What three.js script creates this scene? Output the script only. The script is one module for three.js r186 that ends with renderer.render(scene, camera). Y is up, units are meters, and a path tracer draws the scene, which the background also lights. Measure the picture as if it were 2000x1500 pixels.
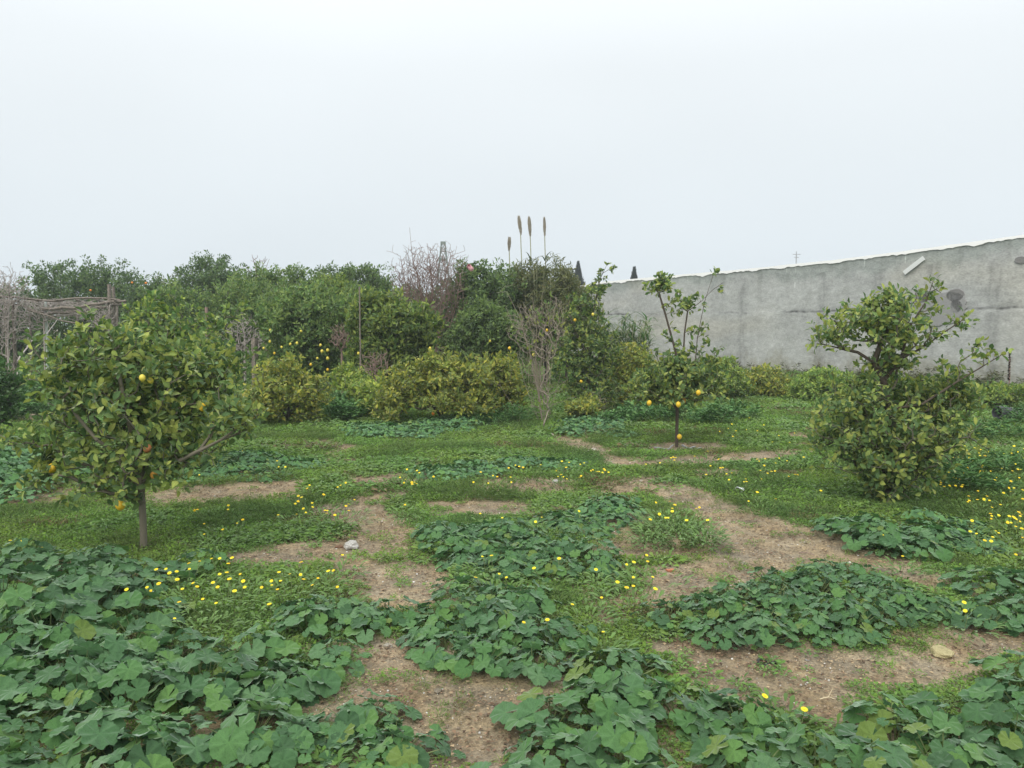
import * as THREE from 'three';
import { ImprovedNoise } from 'three/addons/math/ImprovedNoise.js';
import { mergeGeometries } from 'three/addons/utils/BufferGeometryUtils.js';

// ---------------------------------------------------------------- camera, sky, sun, exposure
const scene = new THREE.Scene();
const EYE = 1.55, FOCAL = 1538, PITCH = Math.atan(114 / FOCAL);          // eye height in metres; focal length for a 2000 x 1500 picture
const camera = new THREE.PerspectiveCamera(2 * Math.atan(750 / FOCAL) * 180 / Math.PI, 4 / 3, 0.05, 900);
camera.position.set(0, EYE, 0);
camera.rotation.set(-PITCH, 0, 0);
const renderer = new THREE.WebGLRenderer({ antialias: true });
renderer.toneMapping = THREE.LinearToneMapping;
renderer.toneMappingExposure = 1.4;
renderer.shadowMap.enabled = true;

const perlin = new ImprovedNoise(), noise = (x, y, z = 0) => perlin.noise(x + 61.7, y + 23.3, z + 11.1);
{ // an even overcast: brighter overhead, a little greyer and bluer toward the horizon, faint cloud texture
  const W = 512, H = 256, d = new Float32Array(W * H * 4);
  for (let r = 0; r < H; r++) {
    const el = ((r + 0.5) / H - 0.5) * Math.PI, y = Math.sin(el), k = Math.min(1, Math.max(0, y) / 0.42), s = k * k * (3 - 2 * k);
    for (let c = 0; c < W; c++) {
      const a = (c + 0.5) / W * Math.PI * 2, x = Math.cos(a) * Math.cos(el), z = Math.sin(a) * Math.cos(el);
      const n = 1 + 0.035 * noise(x * 2.2, y * 4.5, z * 2.2) + 0.02 * noise(x * 5, y * 11, z * 5), up = 0.72 * (1 + 1.4 * Math.max(0, y - 0.3));
      d.set([(0.79 + 0.11 * s) * n * up, (0.86 + 0.09 * s) * n * up, (0.905 + 0.075 * s) * n * up, 1], (r * W + c) * 4);
    }
  }
  const t = new THREE.DataTexture(d, W, H, THREE.RGBAFormat, THREE.FloatType);
  t.mapping = THREE.EquirectangularReflectionMapping; t.magFilter = t.minFilter = THREE.LinearFilter; t.needsUpdate = true;
  scene.background = t; scene.environment = t;
}
const sun = new THREE.DirectionalLight(0xfff6ea, 1.5);
sun.position.set(-8, 20, 8); sun.target.position.set(0, 0, -10);
sun.castShadow = true; sun.shadow.radius = 95; sun.shadow.mapSize.set(2048, 2048);
Object.assign(sun.shadow.camera, { left: -40, right: 40, top: 40, bottom: -40, near: 1, far: 120 });
scene.add(sun, sun.target);
scene.fog = new THREE.FogExp2(0xdfe8ee, 0.0016);

// ---------------------------------------------------------------- survey of the place: rays of the photograph meet the ground or a known distance
const V = (x, y, z) => new THREE.Vector3(x, y, z), UP = V(0, 1, 0), EYEP = V(0, EYE, 0);
function ray(px, py) {
  const x = (px - 1000) / FOCAL, y = (750 - py) / FOCAL, c = Math.cos(PITCH), s = Math.sin(PITCH);
  return V(x, y * c - s, -y * s - c);
}
const at = (px, py, depth) => { const r = ray(px, py); return r.multiplyScalar(depth / -r.z).add(EYEP); };
const site = (px, py, h = 0) => { const r = ray(px, py); return r.multiplyScalar((EYE - h) / -r.y).add(EYEP); };
const hgt = (x, z) => 0.03 * noise(x * 0.35, z * 0.35) + 0.012 * noise(x * 1.7, z * 1.7, 4);
const grounded = (p) => p.setY(hgt(p.x, p.z));

// ---------------------------------------------------------------- helpers
function rng(seed) { let a = seed * 2654435761 | 0; return () => { a = a + 0x6D2B79F5 | 0; let t = Math.imul(a ^ a >>> 15, 1 | a); t = t + Math.imul(t ^ t >>> 7, 61 | t) ^ t; return ((t ^ t >>> 14) >>> 0) / 4294967296; }; }
const lerp = THREE.MathUtils.lerp, clamp = THREE.MathUtils.clamp, sstep = (a, b, x) => { const t = clamp((x - a) / (b - a), 0, 1); return t * t * (3 - 2 * t); };
const pick = (R, a) => a[Math.floor(R() * a.length)];
const rnd = (R, a, b) => a + (b - a) * R();
const taken = new Map();
function numbered(name) { const n = taken.get(name) ?? 0; taken.set(name, n + 1); return n ? name + '_' + String(n).padStart(3, '0') : name; }
const shade = (o) => { o.castShadow = o.receiveShadow = true; return o; };
function tag(o, label, category, group) { o.userData = { label, category }; if (group) o.userData.group = group; return o; }
function thing(name, label, category, p, group) { const o = new THREE.Group(); o.name = numbered(name); o.position.copy(p); scene.add(o); return tag(o, label, category, group); }
function part(name, geometry, material, parent, kind) { const m = shade(new THREE.Mesh(geometry, material)); m.name = name; if (kind) m.userData.kind = kind; parent.add(m); return m; }
function solo(name, geometry, material, p, label, category, group) { const m = shade(new THREE.Mesh(geometry, material)); m.name = numbered(name); m.position.copy(p); scene.add(m); return tag(m, label, category, group); }
function structure(name, geometry, material) { const m = shade(new THREE.Mesh(geometry, material)); m.name = name; m.userData.kind = 'structure'; scene.add(m); return m; }
const lin = (c) => new THREE.Color().setRGB(c[0], c[1], c[2]);
const std = (c, roughness = 0.9, more = {}) => new THREE.MeshStandardMaterial({ color: lin(c), roughness, ...more });
function geo(pos, idx, uv, col) {
  const g = new THREE.BufferGeometry();
  g.setAttribute('position', new THREE.Float32BufferAttribute(pos, 3));
  if (uv) g.setAttribute('uv', new THREE.Float32BufferAttribute(uv, 2));
  if (col) g.setAttribute('color', new THREE.Float32BufferAttribute(col, 3));
  if (idx) g.setIndex(idx);
  g.computeVertexNormals();
  return g;
}
// tapered tube along points with a radius each
function tube(points, radii, sides = 6) {
  const pos = [], idx = [], uv = [], n = points.length; let run = 0;
  let ref = V(0.31, 0.17, 0.93);
  for (let i = 0; i < n; i++) {
    const d = points[Math.min(n - 1, i + 1)].clone().sub(points[Math.max(0, i - 1)]).normalize();
    const a = ref.clone().addScaledVector(d, -ref.dot(d)).normalize(), b = d.clone().cross(a); ref = a;
    const r = Array.isArray(radii) ? radii[i] : radii;
    if (i) run += points[i].distanceTo(points[i - 1]);
    for (let k = 0; k <= sides; k++) { const t = k / sides * Math.PI * 2, p = points[i].clone().addScaledVector(a, Math.cos(t) * r).addScaledVector(b, Math.sin(t) * r); pos.push(p.x, p.y, p.z); uv.push(k / sides * 0.4, run); }
    if (i) for (let k = 0; k < sides; k++) { const q = (i - 1) * (sides + 1) + k, s = q + sides + 1; idx.push(q, q + 1, s, s, q + 1, s + 1); }
  }
  for (const [ring, flip] of [[0, true], [n - 1, false]]) { const c = pos.length / 3; pos.push(points[ring].x, points[ring].y, points[ring].z); uv.push(0, 0); for (let k = 0; k < sides; k++) { const q = ring * (sides + 1) + k; flip ? idx.push(c, q + 1, q) : idx.push(c, q, q + 1); } }
  return geo(pos, idx, uv);
}
// a smooth line through control points with small bends
function bendy(R, pts, steps, wobble) {
  const c = new THREE.CatmullRomCurve3(pts), out = c.getPoints(steps);
  return out.map((p, i) => (i && i < steps ? p.add(V(rnd(R, -1, 1), rnd(R, -1, 1), rnd(R, -1, 1)).multiplyScalar(wobble)) : p));
}
// many leaves joined into one mesh, coloured leaf by leaf
class Foliage {
  constructor() { this.p = []; this.n = []; this.c = []; this.u = []; this.i = []; }
  add(t, m, c) {
    const b = this.p.length / 3, e = m.elements, P = t.pos, N = t.nor;
    const s = 1 / Math.hypot(e[0], e[1], e[2]);
    for (let k = 0; k < P.length; k += 3) {
      const x = P[k], y = P[k + 1], z = P[k + 2], a = N[k] * s, f = N[k + 1] * s, g = N[k + 2] * s;
      this.p.push(e[0] * x + e[4] * y + e[8] * z + e[12], e[1] * x + e[5] * y + e[9] * z + e[13], e[2] * x + e[6] * y + e[10] * z + e[14]);
      this.n.push(e[0] * a + e[4] * f + e[8] * g, e[1] * a + e[5] * f + e[9] * g, e[2] * a + e[6] * f + e[10] * g);
      this.c.push(c[0], c[1], c[2]);
    }
    for (const q of t.uv) this.u.push(q);
    for (const q of t.idx) this.i.push(q + b);
  }
  get empty() { return !this.p.length; }
  build() {
    const g = new THREE.BufferGeometry();
    g.setAttribute('position', new THREE.Float32BufferAttribute(this.p, 3)); g.setAttribute('normal', new THREE.Float32BufferAttribute(this.n, 3));
    g.setAttribute('color', new THREE.Float32BufferAttribute(this.c, 3)); g.setAttribute('uv', new THREE.Float32BufferAttribute(this.u, 2)); g.setIndex(this.i);
    return g;
  }
}
function template(g) { return { geo: g, pos: g.attributes.position.array, nor: g.attributes.normal.array, uv: g.attributes.uv.array, idx: g.index.array }; }
// a leaf lies along +y from its stalk, its face toward +z
function leafShape(widths, fold, curl, twist = 0) {
  const pos = [], uv = [], idx = [], n = widths.length - 1;
  for (let i = 0; i <= n; i++) {
    const t = i / n, w = widths[i], z = -curl * t * t, y = t - 0.35 * curl * curl * t * t * t, a = twist * (t - 0.4), s = Math.sin(a), c = Math.cos(a);
    for (const k of [-1, 0, 1]) { const x = k * w, q = Math.abs(k) * w * fold; pos.push(x * c - q * s, y, z + q * c + x * s); uv.push(0.5 + k * 0.5, t); }
    if (i) { const b = (i - 1) * 3; for (const k of [0, 1]) { const A = b + k, B = b + k + 1, C = A + 3, D = B + 3; if (widths[i - 1] > 0) idx.push(A, B, C); if (w > 0) idx.push(B, D, C); if (widths[i - 1] <= 0 && w <= 0) idx.push(A, B, C); } }
  }
  return template(geo(pos, idx, uv));
}
const LEMON = [leafShape([0, 0.19, 0.26, 0.22, 0.03], 0.35, 0.22), leafShape([0, 0.21, 0.28, 0.19, 0.02], 0.2, 0.38, 0.35), leafShape([0, 0.17, 0.24, 0.2, 0.02], 0.6, 0.12, -0.3)];
const KITE = [0.25, 0.5].map((f) => template(geo([0, 0, 0, -0.24, 0.5, 0.24 * f, 0.24, 0.5, 0.24 * f, 0, 1, -0.12], [0, 3, 1, 0, 2, 3], [0.5, 0, 0, 0.5, 1, 0.5, 0.5, 1])));
const NARROW = [0.3, 0.5].map((f) => template(geo([0, 0, 0, -0.11, 0.45, 0.1 * f, 0.11, 0.45, 0.1 * f, 0, 1, -0.15], [0, 3, 1, 0, 2, 3], [0.5, 0, 0, 0.5, 1, 0.5, 0.5, 1])));
const LANCE = [leafShape([0.05, 0.11, 0.17, 0.16, 0], 0.25, 0.3), leafShape([0.05, 0.1, 0.15, 0.13, 0], 0.3, 0.55, 0.3)];
const OVATE = [leafShape([0, 0.25, 0], 0.3, 0.25), leafShape([0, 0.27, 0], 0.15, 0.4, 0.3), leafShape([0, 0.22, 0], 0.55, 0.15, -0.3)];
const SPEAR = [0.2, 0.45].map((f) => template(geo([0, 0, 0, -0.15, 0.55, 0.12 * f, 0.15, 0.55, 0.12 * f, 0, 1, -0.2], [0, 3, 1, 0, 2, 3], [0.5, 0, 0, 0.5, 1, 0.5, 0.5, 1])));
const BLADE = [leafShape([0.03, 0.035, 0.03, 0.018, 0], 0.4, 0.5), leafShape([0.03, 0.035, 0.03, 0.018, 0], 0.4, 0.9, 0.4)];
const M4 = new THREE.Matrix4();
// a leaf's place: stalk point, direction, the way its face looks, size
function leafMatrix(p, dir, face, size, m = M4) {
  const y = dir, x = y.clone().cross(face).normalize();
  if (!(x.lengthSq() > 0.5)) x.set(1, 0, 0).addScaledVector(y, -y.x).normalize();
  const z = x.clone().cross(y);
  return m.makeBasis(x, y.clone(), z).scale(V(size, size, size)).setPosition(p);
}
const ball = (R) => { const z = rnd(R, -1, 1), a = R() * 6.2832, s = Math.sqrt(1 - z * z); return V(s * Math.cos(a), z, s * Math.sin(a)); };

// branches: every point of PTS is reached from the nearest branch; returns nodes with parent and thickness
function grow(R, limbs, pts, { thin = 0.004, power = 0.42, sag = 0.06, rise = 0.35, most = 1e9, bow = 0.22 } = {}) {
  const nodes = [];
  for (const l of limbs) {
    let par = -1;
    if (nodes.length) { let best = 1e9; nodes.forEach((n, i) => { const d = n.p.distanceTo(l[0]); if (d < best) { best = d; par = i; } }); }
    l.forEach((p, i) => { if (i) for (const t of [0.5, 1]) { const q = l[i - 1].clone().lerp(p, t); nodes.push({ p: q, par, len: par < 0 ? 0 : nodes[par].len + q.distanceTo(nodes[par].p), w: 0, limb: true }); par = nodes.length - 1; } else { nodes.push({ p: p.clone(), par, len: par < 0 ? 0 : nodes[par].len + p.distanceTo(nodes[par].p), w: 0, limb: true }); par = nodes.length - 1; } });
  }
  const root = nodes[0].p, order = pts.map((p) => [p.distanceTo(root), p]).sort((a, b) => a[0] - b[0]);
  const tips = [];
  for (const [, p] of order) {
    let best = 1e9, k = 0;
    for (let i = 0; i < nodes.length; i++) {
      const n = nodes[i], d = n.p.distanceTo(p) + 0.28 * n.len + rise * Math.max(0, n.p.y - p.y) + (i === 0 ? 0.2 : 0);
      if (d < best) { best = d; k = i; }
    }
    const a = nodes[k].p, d = a.distanceTo(p), g = nodes[k].par >= 0 ? a.clone().sub(nodes[nodes[k].par].p).normalize() : UP.clone();
    let par = k;
    const steps = d > 0.3 ? 3 : 2;
    for (let s = 1; s <= steps; s++) {
      const t = s / steps, q = a.clone().lerp(p, t).addScaledVector(g, d * bow * Math.sin(t * Math.PI)).add(ball(R).multiplyScalar(s < steps ? d * sag : 0));
      nodes.push({ p: q, par, len: nodes[par].len + q.distanceTo(nodes[par].p), w: 0 }); par = nodes.length - 1;
    }
    tips.push(par);
  }
  for (const t of tips) nodes[t].w += 1;
  for (let i = nodes.length - 1; i > 0; i--) if (nodes[i].par >= 0) nodes[nodes[i].par].w += nodes[i].w;
  for (const n of nodes) n.r = Math.min(most, thin * Math.pow(Math.max(1, n.w), power));
  return { nodes, tips };
}
function branchGeo(nodes, sides, from = 0, keep = () => true) {
  const pos = [], idx = [];
  for (let i = 1; i < nodes.length; i++) {
    const n = nodes[i]; if (n.par < 0 || !keep(n)) continue;
    const m = nodes[n.par], d = n.p.clone().sub(m.p).normalize(); if (!(d.lengthSq() > 0.5)) continue;
    const a = (Math.abs(d.y) > 0.9 ? V(1, 0, 0) : UP.clone()).cross(d).normalize(), b = d.clone().cross(a), base = pos.length / 3;
    const ra = Math.min(m.r, n.r * 1.35);
    for (const [c, r] of [[m.p, ra], [n.p, n.r]]) for (let k = 0; k < sides; k++) { const t = k / sides * 6.2832; pos.push(c.x + (a.x * Math.cos(t) + b.x * Math.sin(t)) * r, c.y + (a.y * Math.cos(t) + b.y * Math.sin(t)) * r, c.z + (a.z * Math.cos(t) + b.z * Math.sin(t)) * r); }
    for (let k = 0; k < sides; k++) { const l = (k + 1) % sides; idx.push(base + k, base + l, base + sides + k, base + sides + k, base + l, base + sides + l); }
  }
  return geo(pos, idx);
}
// an ellipsoid of a crown, in the photograph's x, y and half sizes at a distance, thickness in metres
const blob = (px, py, rx, ry, depth, rz) => { const c = at(px, py, depth), k = depth / FOCAL; return { c, r: V(rx * k, ry * k, rz ?? Math.min(rx, ry * 1.3) * k * 0.9) }; };
function fill(R, blobs, n, shell = 0.55, rough = 0.35) {
  const w = blobs.map((b) => (b.k ?? 1) * Math.pow(b.r.x * b.r.y * b.r.z, 0.75)), sum = w.reduce((a, b) => a + b, 0), out = [], s = R() * 50;
  while (out.length < n) {
    let u = R() * sum, k = 0; while (k < w.length - 1 && (u -= w[k]) > 0) k++;
    const b = blobs[k], d = ball(R), f = lerp(shell, 1, Math.sqrt(R())) * (R() < 0.25 ? R() : 1) * (1.05 + rough * noise(d.x * 2.1 + s, d.y * 2.1, d.z * 2.1 + s));
    const p = V(d.x * b.r.x, d.y * b.r.y, d.z * b.r.z).multiplyScalar(f).add(b.c);
    if (d.y > -0.1 && R() < 0.07) p.add(V(d.x * 0.25, rnd(R, 0.1, 0.35), d.z * 0.2).multiplyScalar(Math.min(1.2, b.r.y)));   // a shoot that overtops the rest
    if (p.y > 0.04) out.push(p);
  }
  return out;
}

// ---------------------------------------------------------------- textures: soil, leaf veins, bark, plaster
function pixels(w, h, f, srgb = true) {
  const d = new Uint8Array(w * h * 4);
  for (let y = 0; y < h; y++) for (let x = 0; x < w; x++) { const c = f(x, y); d.set([c[0], c[1], c[2], 255].map((v) => clamp(v, 0, 255)), (y * w + x) * 4); }
  const t = new THREE.DataTexture(d, w, h); t.wrapS = t.wrapT = THREE.RepeatWrapping; t.magFilter = THREE.LinearFilter; t.minFilter = THREE.LinearMipmapLinearFilter; t.generateMipmaps = true;
  if (srgb) t.colorSpace = THREE.SRGBColorSpace; t.needsUpdate = true; return t;
}
function lattice(n, seed) { const R = rng(seed), a = new Float32Array(n * n); for (let i = 0; i < n * n; i++) a[i] = R(); return (x, y) => { const X = Math.floor(x), Y = Math.floor(y), fx = x - X, fy = y - Y, u = fx * fx * (3 - 2 * fx), v = fy * fy * (3 - 2 * fy), i = (p, q) => a[((q % n + n) % n) * n + (p % n + n) % n]; return lerp(lerp(i(X, Y), i(X + 1, Y), u), lerp(i(X, Y + 1), i(X + 1, Y + 1), u), v); }; }
const tile = [8, 21, 55, 144, 320].map((n, i) => ({ n, f: lattice(n, 900 + i) }));
const fbmTile = (x, y, w) => tile.reduce((s, t, i) => s + w[i] * (t.f(x * t.n, y * t.n) - 0.5), 0);     // x, y in 0..1, repeats
const soilMap = pixels(1024, 1024, (x, y) => {
  const u = x / 1024, v = y / 1024, a = fbmTile(u, v, [0.22, 0.22, 0.28, 0.4, 0.5]), grit = tile[4].f(u * 320 + 7, v * 320 + 3), k = 1 + 0.55 * a;
  const chip = grit > 0.93 ? 46 : grit < 0.06 ? -46 : 0, warm = fbmTile(v, u, [0.5, 0.5, 0.2, 0, 0]);
  return [(176 + 12 * warm) * k + chip, 158 * k + chip, (130 - 16 * warm) * k + chip];
});
const soilBump = pixels(1024, 1024, (x, y) => { const u = x / 1024, v = y / 1024, h = 128 + 190 * fbmTile(u, v, [0.2, 0.3, 0.4, 0.45, 0.35]); return [h, h, h]; }, false);
const veinMap = (() => { // mallow leaf: pale veins fan out from the stalk
  const c = document.createElement('canvas'); c.width = c.height = 256; const g = c.getContext('2d'), R = rng(31);
  g.fillStyle = '#e4e4e0'; g.fillRect(0, 0, 256, 256);
  for (let i = 0; i < 1600; i++) { g.fillStyle = `rgba(${R() < 0.5 ? '150,160,140' : '255,255,250'},0.14)`; g.beginPath(); g.arc(R() * 256, R() * 256, 1 + R() * 5, 0, 7); g.fill(); }
  g.lineCap = 'round';
  for (let k = -3; k <= 3; k++) {
    const a = k * 2 * 2.95 / 7, q = (r, b) => [128 + Math.sin(a + b) * r, 128 + Math.cos(a + b) * r];
    g.strokeStyle = 'rgba(255,255,235,0.75)'; g.lineWidth = 3; g.beginPath(); g.moveTo(128, 128); g.lineTo(...q(118, 0)); g.stroke();
    g.lineWidth = 1.4; for (const r of [32, 54, 76]) for (const s of [-1, 1]) { g.beginPath(); g.moveTo(...q(r, 0)); g.lineTo(...q(r + 34, s * 0.24)); g.stroke(); }
  }
  const t = new THREE.CanvasTexture(c); t.colorSpace = THREE.SRGBColorSpace; t.magFilter = THREE.LinearFilter; return t;
})();
const ribMap = pixels(64, 64, (x, y) => { const d = Math.abs(x - 31.5) / 32, r = d < 0.06 ? 40 : 0, s = (Math.sin((y * 0.9 + d * 26)) > 0.8 ? 10 : 0), m = 26 * (tile[2].f(x * 0.3, y * 0.3) - 0.5); return [214 + r + s + m, 214 + r * 0.9 + s + m, 206 + r * 0.3 + m]; });
const barkMap = pixels(128, 256, (x, y) => { const k = 190 + 90 * (tile[2].f(x * 0.5, y * 0.11) - 0.5) + 60 * (tile[3].f(x, y * 0.4) - 0.5); return [k, k * 0.98, k * 0.95]; });

const leafMat = (c, o = {}) => new THREE.MeshPhysicalMaterial({ color: c ? lin(c) : new THREE.Color(1, 1, 1), vertexColors: !c, roughness: 0.93, specularIntensity: 0.7, transmission: 0.45, thickness: 0, side: THREE.DoubleSide, ...o });
const citrusLeaf = leafMat(null, { map: ribMap, clearcoat: 0.06, clearcoatRoughness: 0.45 });
const plainLeaf = leafMat(null, { map: ribMap });
const bark = std([0.16, 0.14, 0.115], 0.95, { map: barkMap, bumpMap: barkMap, bumpScale: 0.006 });
const twigWood = std([0.13, 0.12, 0.085], 0.95);
const greyWood = std([0.36, 0.32, 0.28], 0.95, { map: barkMap, bumpMap: barkMap, bumpScale: 0.004 });
const dryTwig = std([0.27, 0.225, 0.18], 0.95), brownTwig = std([0.25, 0.175, 0.145], 0.95), paleTwig = std([0.36, 0.32, 0.29], 0.95);
const lemonSkin = std([0.72, 0.47, 0.025], 0.5), paleLemonSkin = std([0.72, 0.6, 0.08], 0.5), orangeSkin = std([0.75, 0.24, 0.02], 0.5);

// ---------------------------------------------------------------- where the soil lies bare
const area = (pts, h = 0) => { const p = pts.map(([x, y]) => { const q = site(x, y, h); return [q.x, q.z]; }), xs = p.map((q) => q[0]), zs = p.map((q) => q[1]); return { p, x0: Math.min(...xs), x1: Math.max(...xs), z0: Math.min(...zs), z1: Math.max(...zs) }; };
function depthIn({ p, x0, x1, z0, z1 }, x, z) {          // metres inside (positive) or outside (negative) a polygon
  if (x < x0 - 0.7 || x > x1 + 0.7 || z < z0 - 0.7 || z > z1 + 0.7) return -1;
  let inside = false, best = 1e9;
  for (let i = 0, j = p.length - 1; i < p.length; j = i++) {
    const [ax, az] = p[j], [bx, bz] = p[i], dx = bx - ax, dz = bz - az;
    if ((az > z) !== (bz > z) && x < ax + (z - az) / (bz - az) * (bx - ax)) inside = !inside;
    const t = clamp(((x - ax) * dx + (z - az) * dz) / (dx * dx + dz * dz), 0, 1), ex = x - ax - t * dx, ez = z - az - t * dz; best = Math.min(best, ex * ex + ez * ez);
  }
  return (inside ? 1 : -1) * Math.sqrt(best);
}
const BARE = [
  [[620, 998], [700, 972], [790, 964], [720, 985], [765, 1010], [792, 1040], [772, 1080], [690, 1078], [560, 1092], [465, 1098], [468, 1082], [600, 1062], [682, 1052], [705, 1030], [640, 1010]],
  [[684, 1098], [875, 1104], [872, 1150], [840, 1190], [760, 1185], [690, 1140]],
  [[690, 1318], [745, 1262], [850, 1268], [880, 1320], [930, 1340], [1070, 1350], [1060, 1400], [1010, 1460], [930, 1500], [830, 1500], [822, 1440], [740, 1392], [600, 1420], [520, 1425], [620, 1385]],
  [[1320, 1262], [1500, 1250], [1700, 1278], [1830, 1282], [1950, 1215], [2010, 1250], [1900, 1296], [1800, 1312], [1660, 1340], [1650, 1400], [1540, 1385], [1430, 1372], [1340, 1310]],
  [[1285, 968], [1330, 950], [1400, 985], [1500, 1018], [1600, 1050], [1730, 1092], [1840, 1145], [1760, 1128], [1640, 1102], [1560, 1098], [1470, 1122], [1390, 1150], [1300, 1168], [1310, 1130], [1405, 1092], [1398, 1050], [1370, 1000]],
  [[1185, 947], [1275, 933], [1275, 962], [1195, 968]], [[855, 984], [1010, 979], [1035, 1002], [870, 1002]], [[315, 968], [560, 944], [575, 960], [325, 978]], [[685, 938], [780, 929], [800, 940], [700, 946]],
  [[1180, 893], [1280, 899], [1480, 887], [1575, 882], [1490, 899], [1280, 911], [1195, 909]], [[1040, 945], [1110, 938], [1105, 957], [1030, 960]], [[632, 864], [678, 872], [665, 888]], [[645, 898], [690, 900], [680, 906]],
  [[1190, 1060], [1330, 1068], [1340, 1085], [1185, 1078]], [[1535, 848], [1600, 856], [1570, 862]], [[1350, 922], [1425, 920], [1420, 932], [1360, 934]], [[20, 976], [110, 974], [100, 988], [10, 988]], [[1090, 848], [1200, 880], [1180, 890], [1080, 862]],
  [[940, 950], [1020, 948], [1000, 956]], [[380, 1410], [480, 1395], [560, 1420], [440, 1440]], [[1190, 1010], [1245, 1000], [1240, 1030], [1190, 1040]], [[1280, 866], [1400, 868], [1400, 880], [1270, 880]], [[40, 800], [110, 800], [100, 830], [40, 826]], [[1370, 1120], [1500, 1110], [1480, 1140], [1380, 1150]],
].map((p) => area(p));
const SPARSE = [[[1110, 1150], [1300, 1100], [1400, 1120], [1330, 1205], [1240, 1225], [1110, 1195]], [[560, 1085], [700, 1060], [700, 1110], [560, 1115]], [[1180, 1040], [1330, 1050], [1340, 1090], [1180, 1085]], [[930, 930], [1130, 935], [1130, 965], [930, 965]], [[280, 950], [600, 940], [600, 985], [280, 985]], [[820, 1440], [960, 1440], [960, 1500], [820, 1500]], [[1480, 1060], [1560, 1070], [1560, 1100], [1470, 1100]]].map((p) => area(p));
function bare(x, z) {
  const k = clamp(-z / 6, 0.6, 2), wx = x + 0.09 * k * noise(x * 2.3, z * 2.3, 1) + 0.07 * noise(x * 7, z * 7, 2), wz = z + 0.11 * k * noise(x * 2.1, z * 2.1, 5) + 0.07 * noise(x * 6.5, z * 6.5, 6);
  let best = -1; for (const a of BARE) { const d = depthIn(a, wx, wz); if (d > best) best = d; }
  return best;                                           // metres inside the nearest bare patch
}

// ---------------------------------------------------------------- ground
{
  const rows = [], C = 220; for (let d = -5; d < 420;) { rows.push(d); d += d < 1.5 ? 0.5 : d < 16 ? 0.028 * Math.max(1, d * 0.55) : d * 0.04; }
  const pos = [], col = [], uv = [], idx = [];
  rows.forEach((d, r) => {
    for (let c = 0; c <= C; c++) {
      const t = c / C * 2 - 1, x = Math.sign(t) * Math.pow(Math.abs(t), 1.3) * (Math.max(d, 0) * 0.95 + 5 + Math.max(0, d - 60) * 2), z = -d;
      const b = d < 40 && d > 1 ? bare(x, z) : -1, open = sstep(-0.06, 0.05, b + 0.05 * noise(x * 11, z * 11, 3)), near = d < 40 ? 1 : 0;
      const y = hgt(x, z) + near * open * (0.008 * noise(x * 7, z * 7, 8) + 0.006 * noise(x * 19, z * 19, 9)) - open * 0.012;
      pos.push(x, y, z); uv.push(x / 1.7, z / 1.7);
      const m = 0.56 + 0.16 * noise(x * 0.9, z * 0.9, 12) + 0.13 * noise(x * 4, z * 4, 13), grey = sstep(0.1, 0.5, noise(x * 1.3, z * 1.3, 15));
      col.push(m, m * (0.985 + 0.02 * grey), m * (0.92 + 0.09 * grey));
      if (r && c) { const i = pos.length / 3 - 1; idx.push(i - 1 - (C + 1), i - (C + 1), i - 1, i - 1, i - (C + 1), i); }
    }
  });
  for (let i = 0; i < idx.length; i += 3) [idx[i + 1], idx[i + 2]] = [idx[i + 2], idx[i + 1]];
  const g = geo(pos, idx, uv, col); if (g.attributes.normal.getY(20000) < 0) { for (let i = 0; i < idx.length; i += 3) [idx[i + 1], idx[i + 2]] = [idx[i + 2], idx[i + 1]]; g.setIndex(idx); g.computeVertexNormals(); }
  structure('ground', g, new THREE.MeshStandardMaterial({ map: soilMap, bumpMap: soilBump, bumpScale: 0.012, roughness: 1, vertexColors: true }));
}

// ---------------------------------------------------------------- rendered boundary wall
const WALL = (() => {
  const A = at(2000, 620, 19.9), B = at(1120, 620, 34.4), dir = V(B.x - A.x, 0, B.z - A.z), len = dir.length(); dir.normalize();
  const n = V(-dir.z, 0, dir.x); if (n.dot(V(-A.x, 0, -A.z)) < 0) n.negate();
  const along = (px) => { const r = ray(px, 620), k = r.x / r.z; return (A.x - k * A.z) / (k * dir.z - dir.x); };   // metres from A toward B for a photograph column
  const tops = [[1120, 561], [1180, 551], [1290, 541], [1450, 527], [1600, 512], [1700, 500], [1800, 487], [1900, 473], [2000, 459]].map(([px, py]) => { const s = along(px), z = A.z + dir.z * s; return [s, at(px, py, -z).y]; }).sort((a, b) => a[0] - b[0]);
  const height = (s) => { if (s <= tops[0][0]) return tops[0][1] + (tops[0][0] - s) * 0.03; for (let i = 1; i < tops.length; i++) if (s <= tops[i][0]) { const t = (s - tops[i - 1][0]) / (tops[i][0] - tops[i - 1][0]); return lerp(tops[i - 1][1], tops[i][1], t); } return tops.at(-1)[1]; };
  const P = (s, y, out = 0) => V(A.x + dir.x * s + n.x * out, y, A.z + dir.z * s + n.z * out);
  return { A, dir, n, len, along, height, P, s0: -9, s1: len + 1.5 };
})();
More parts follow.
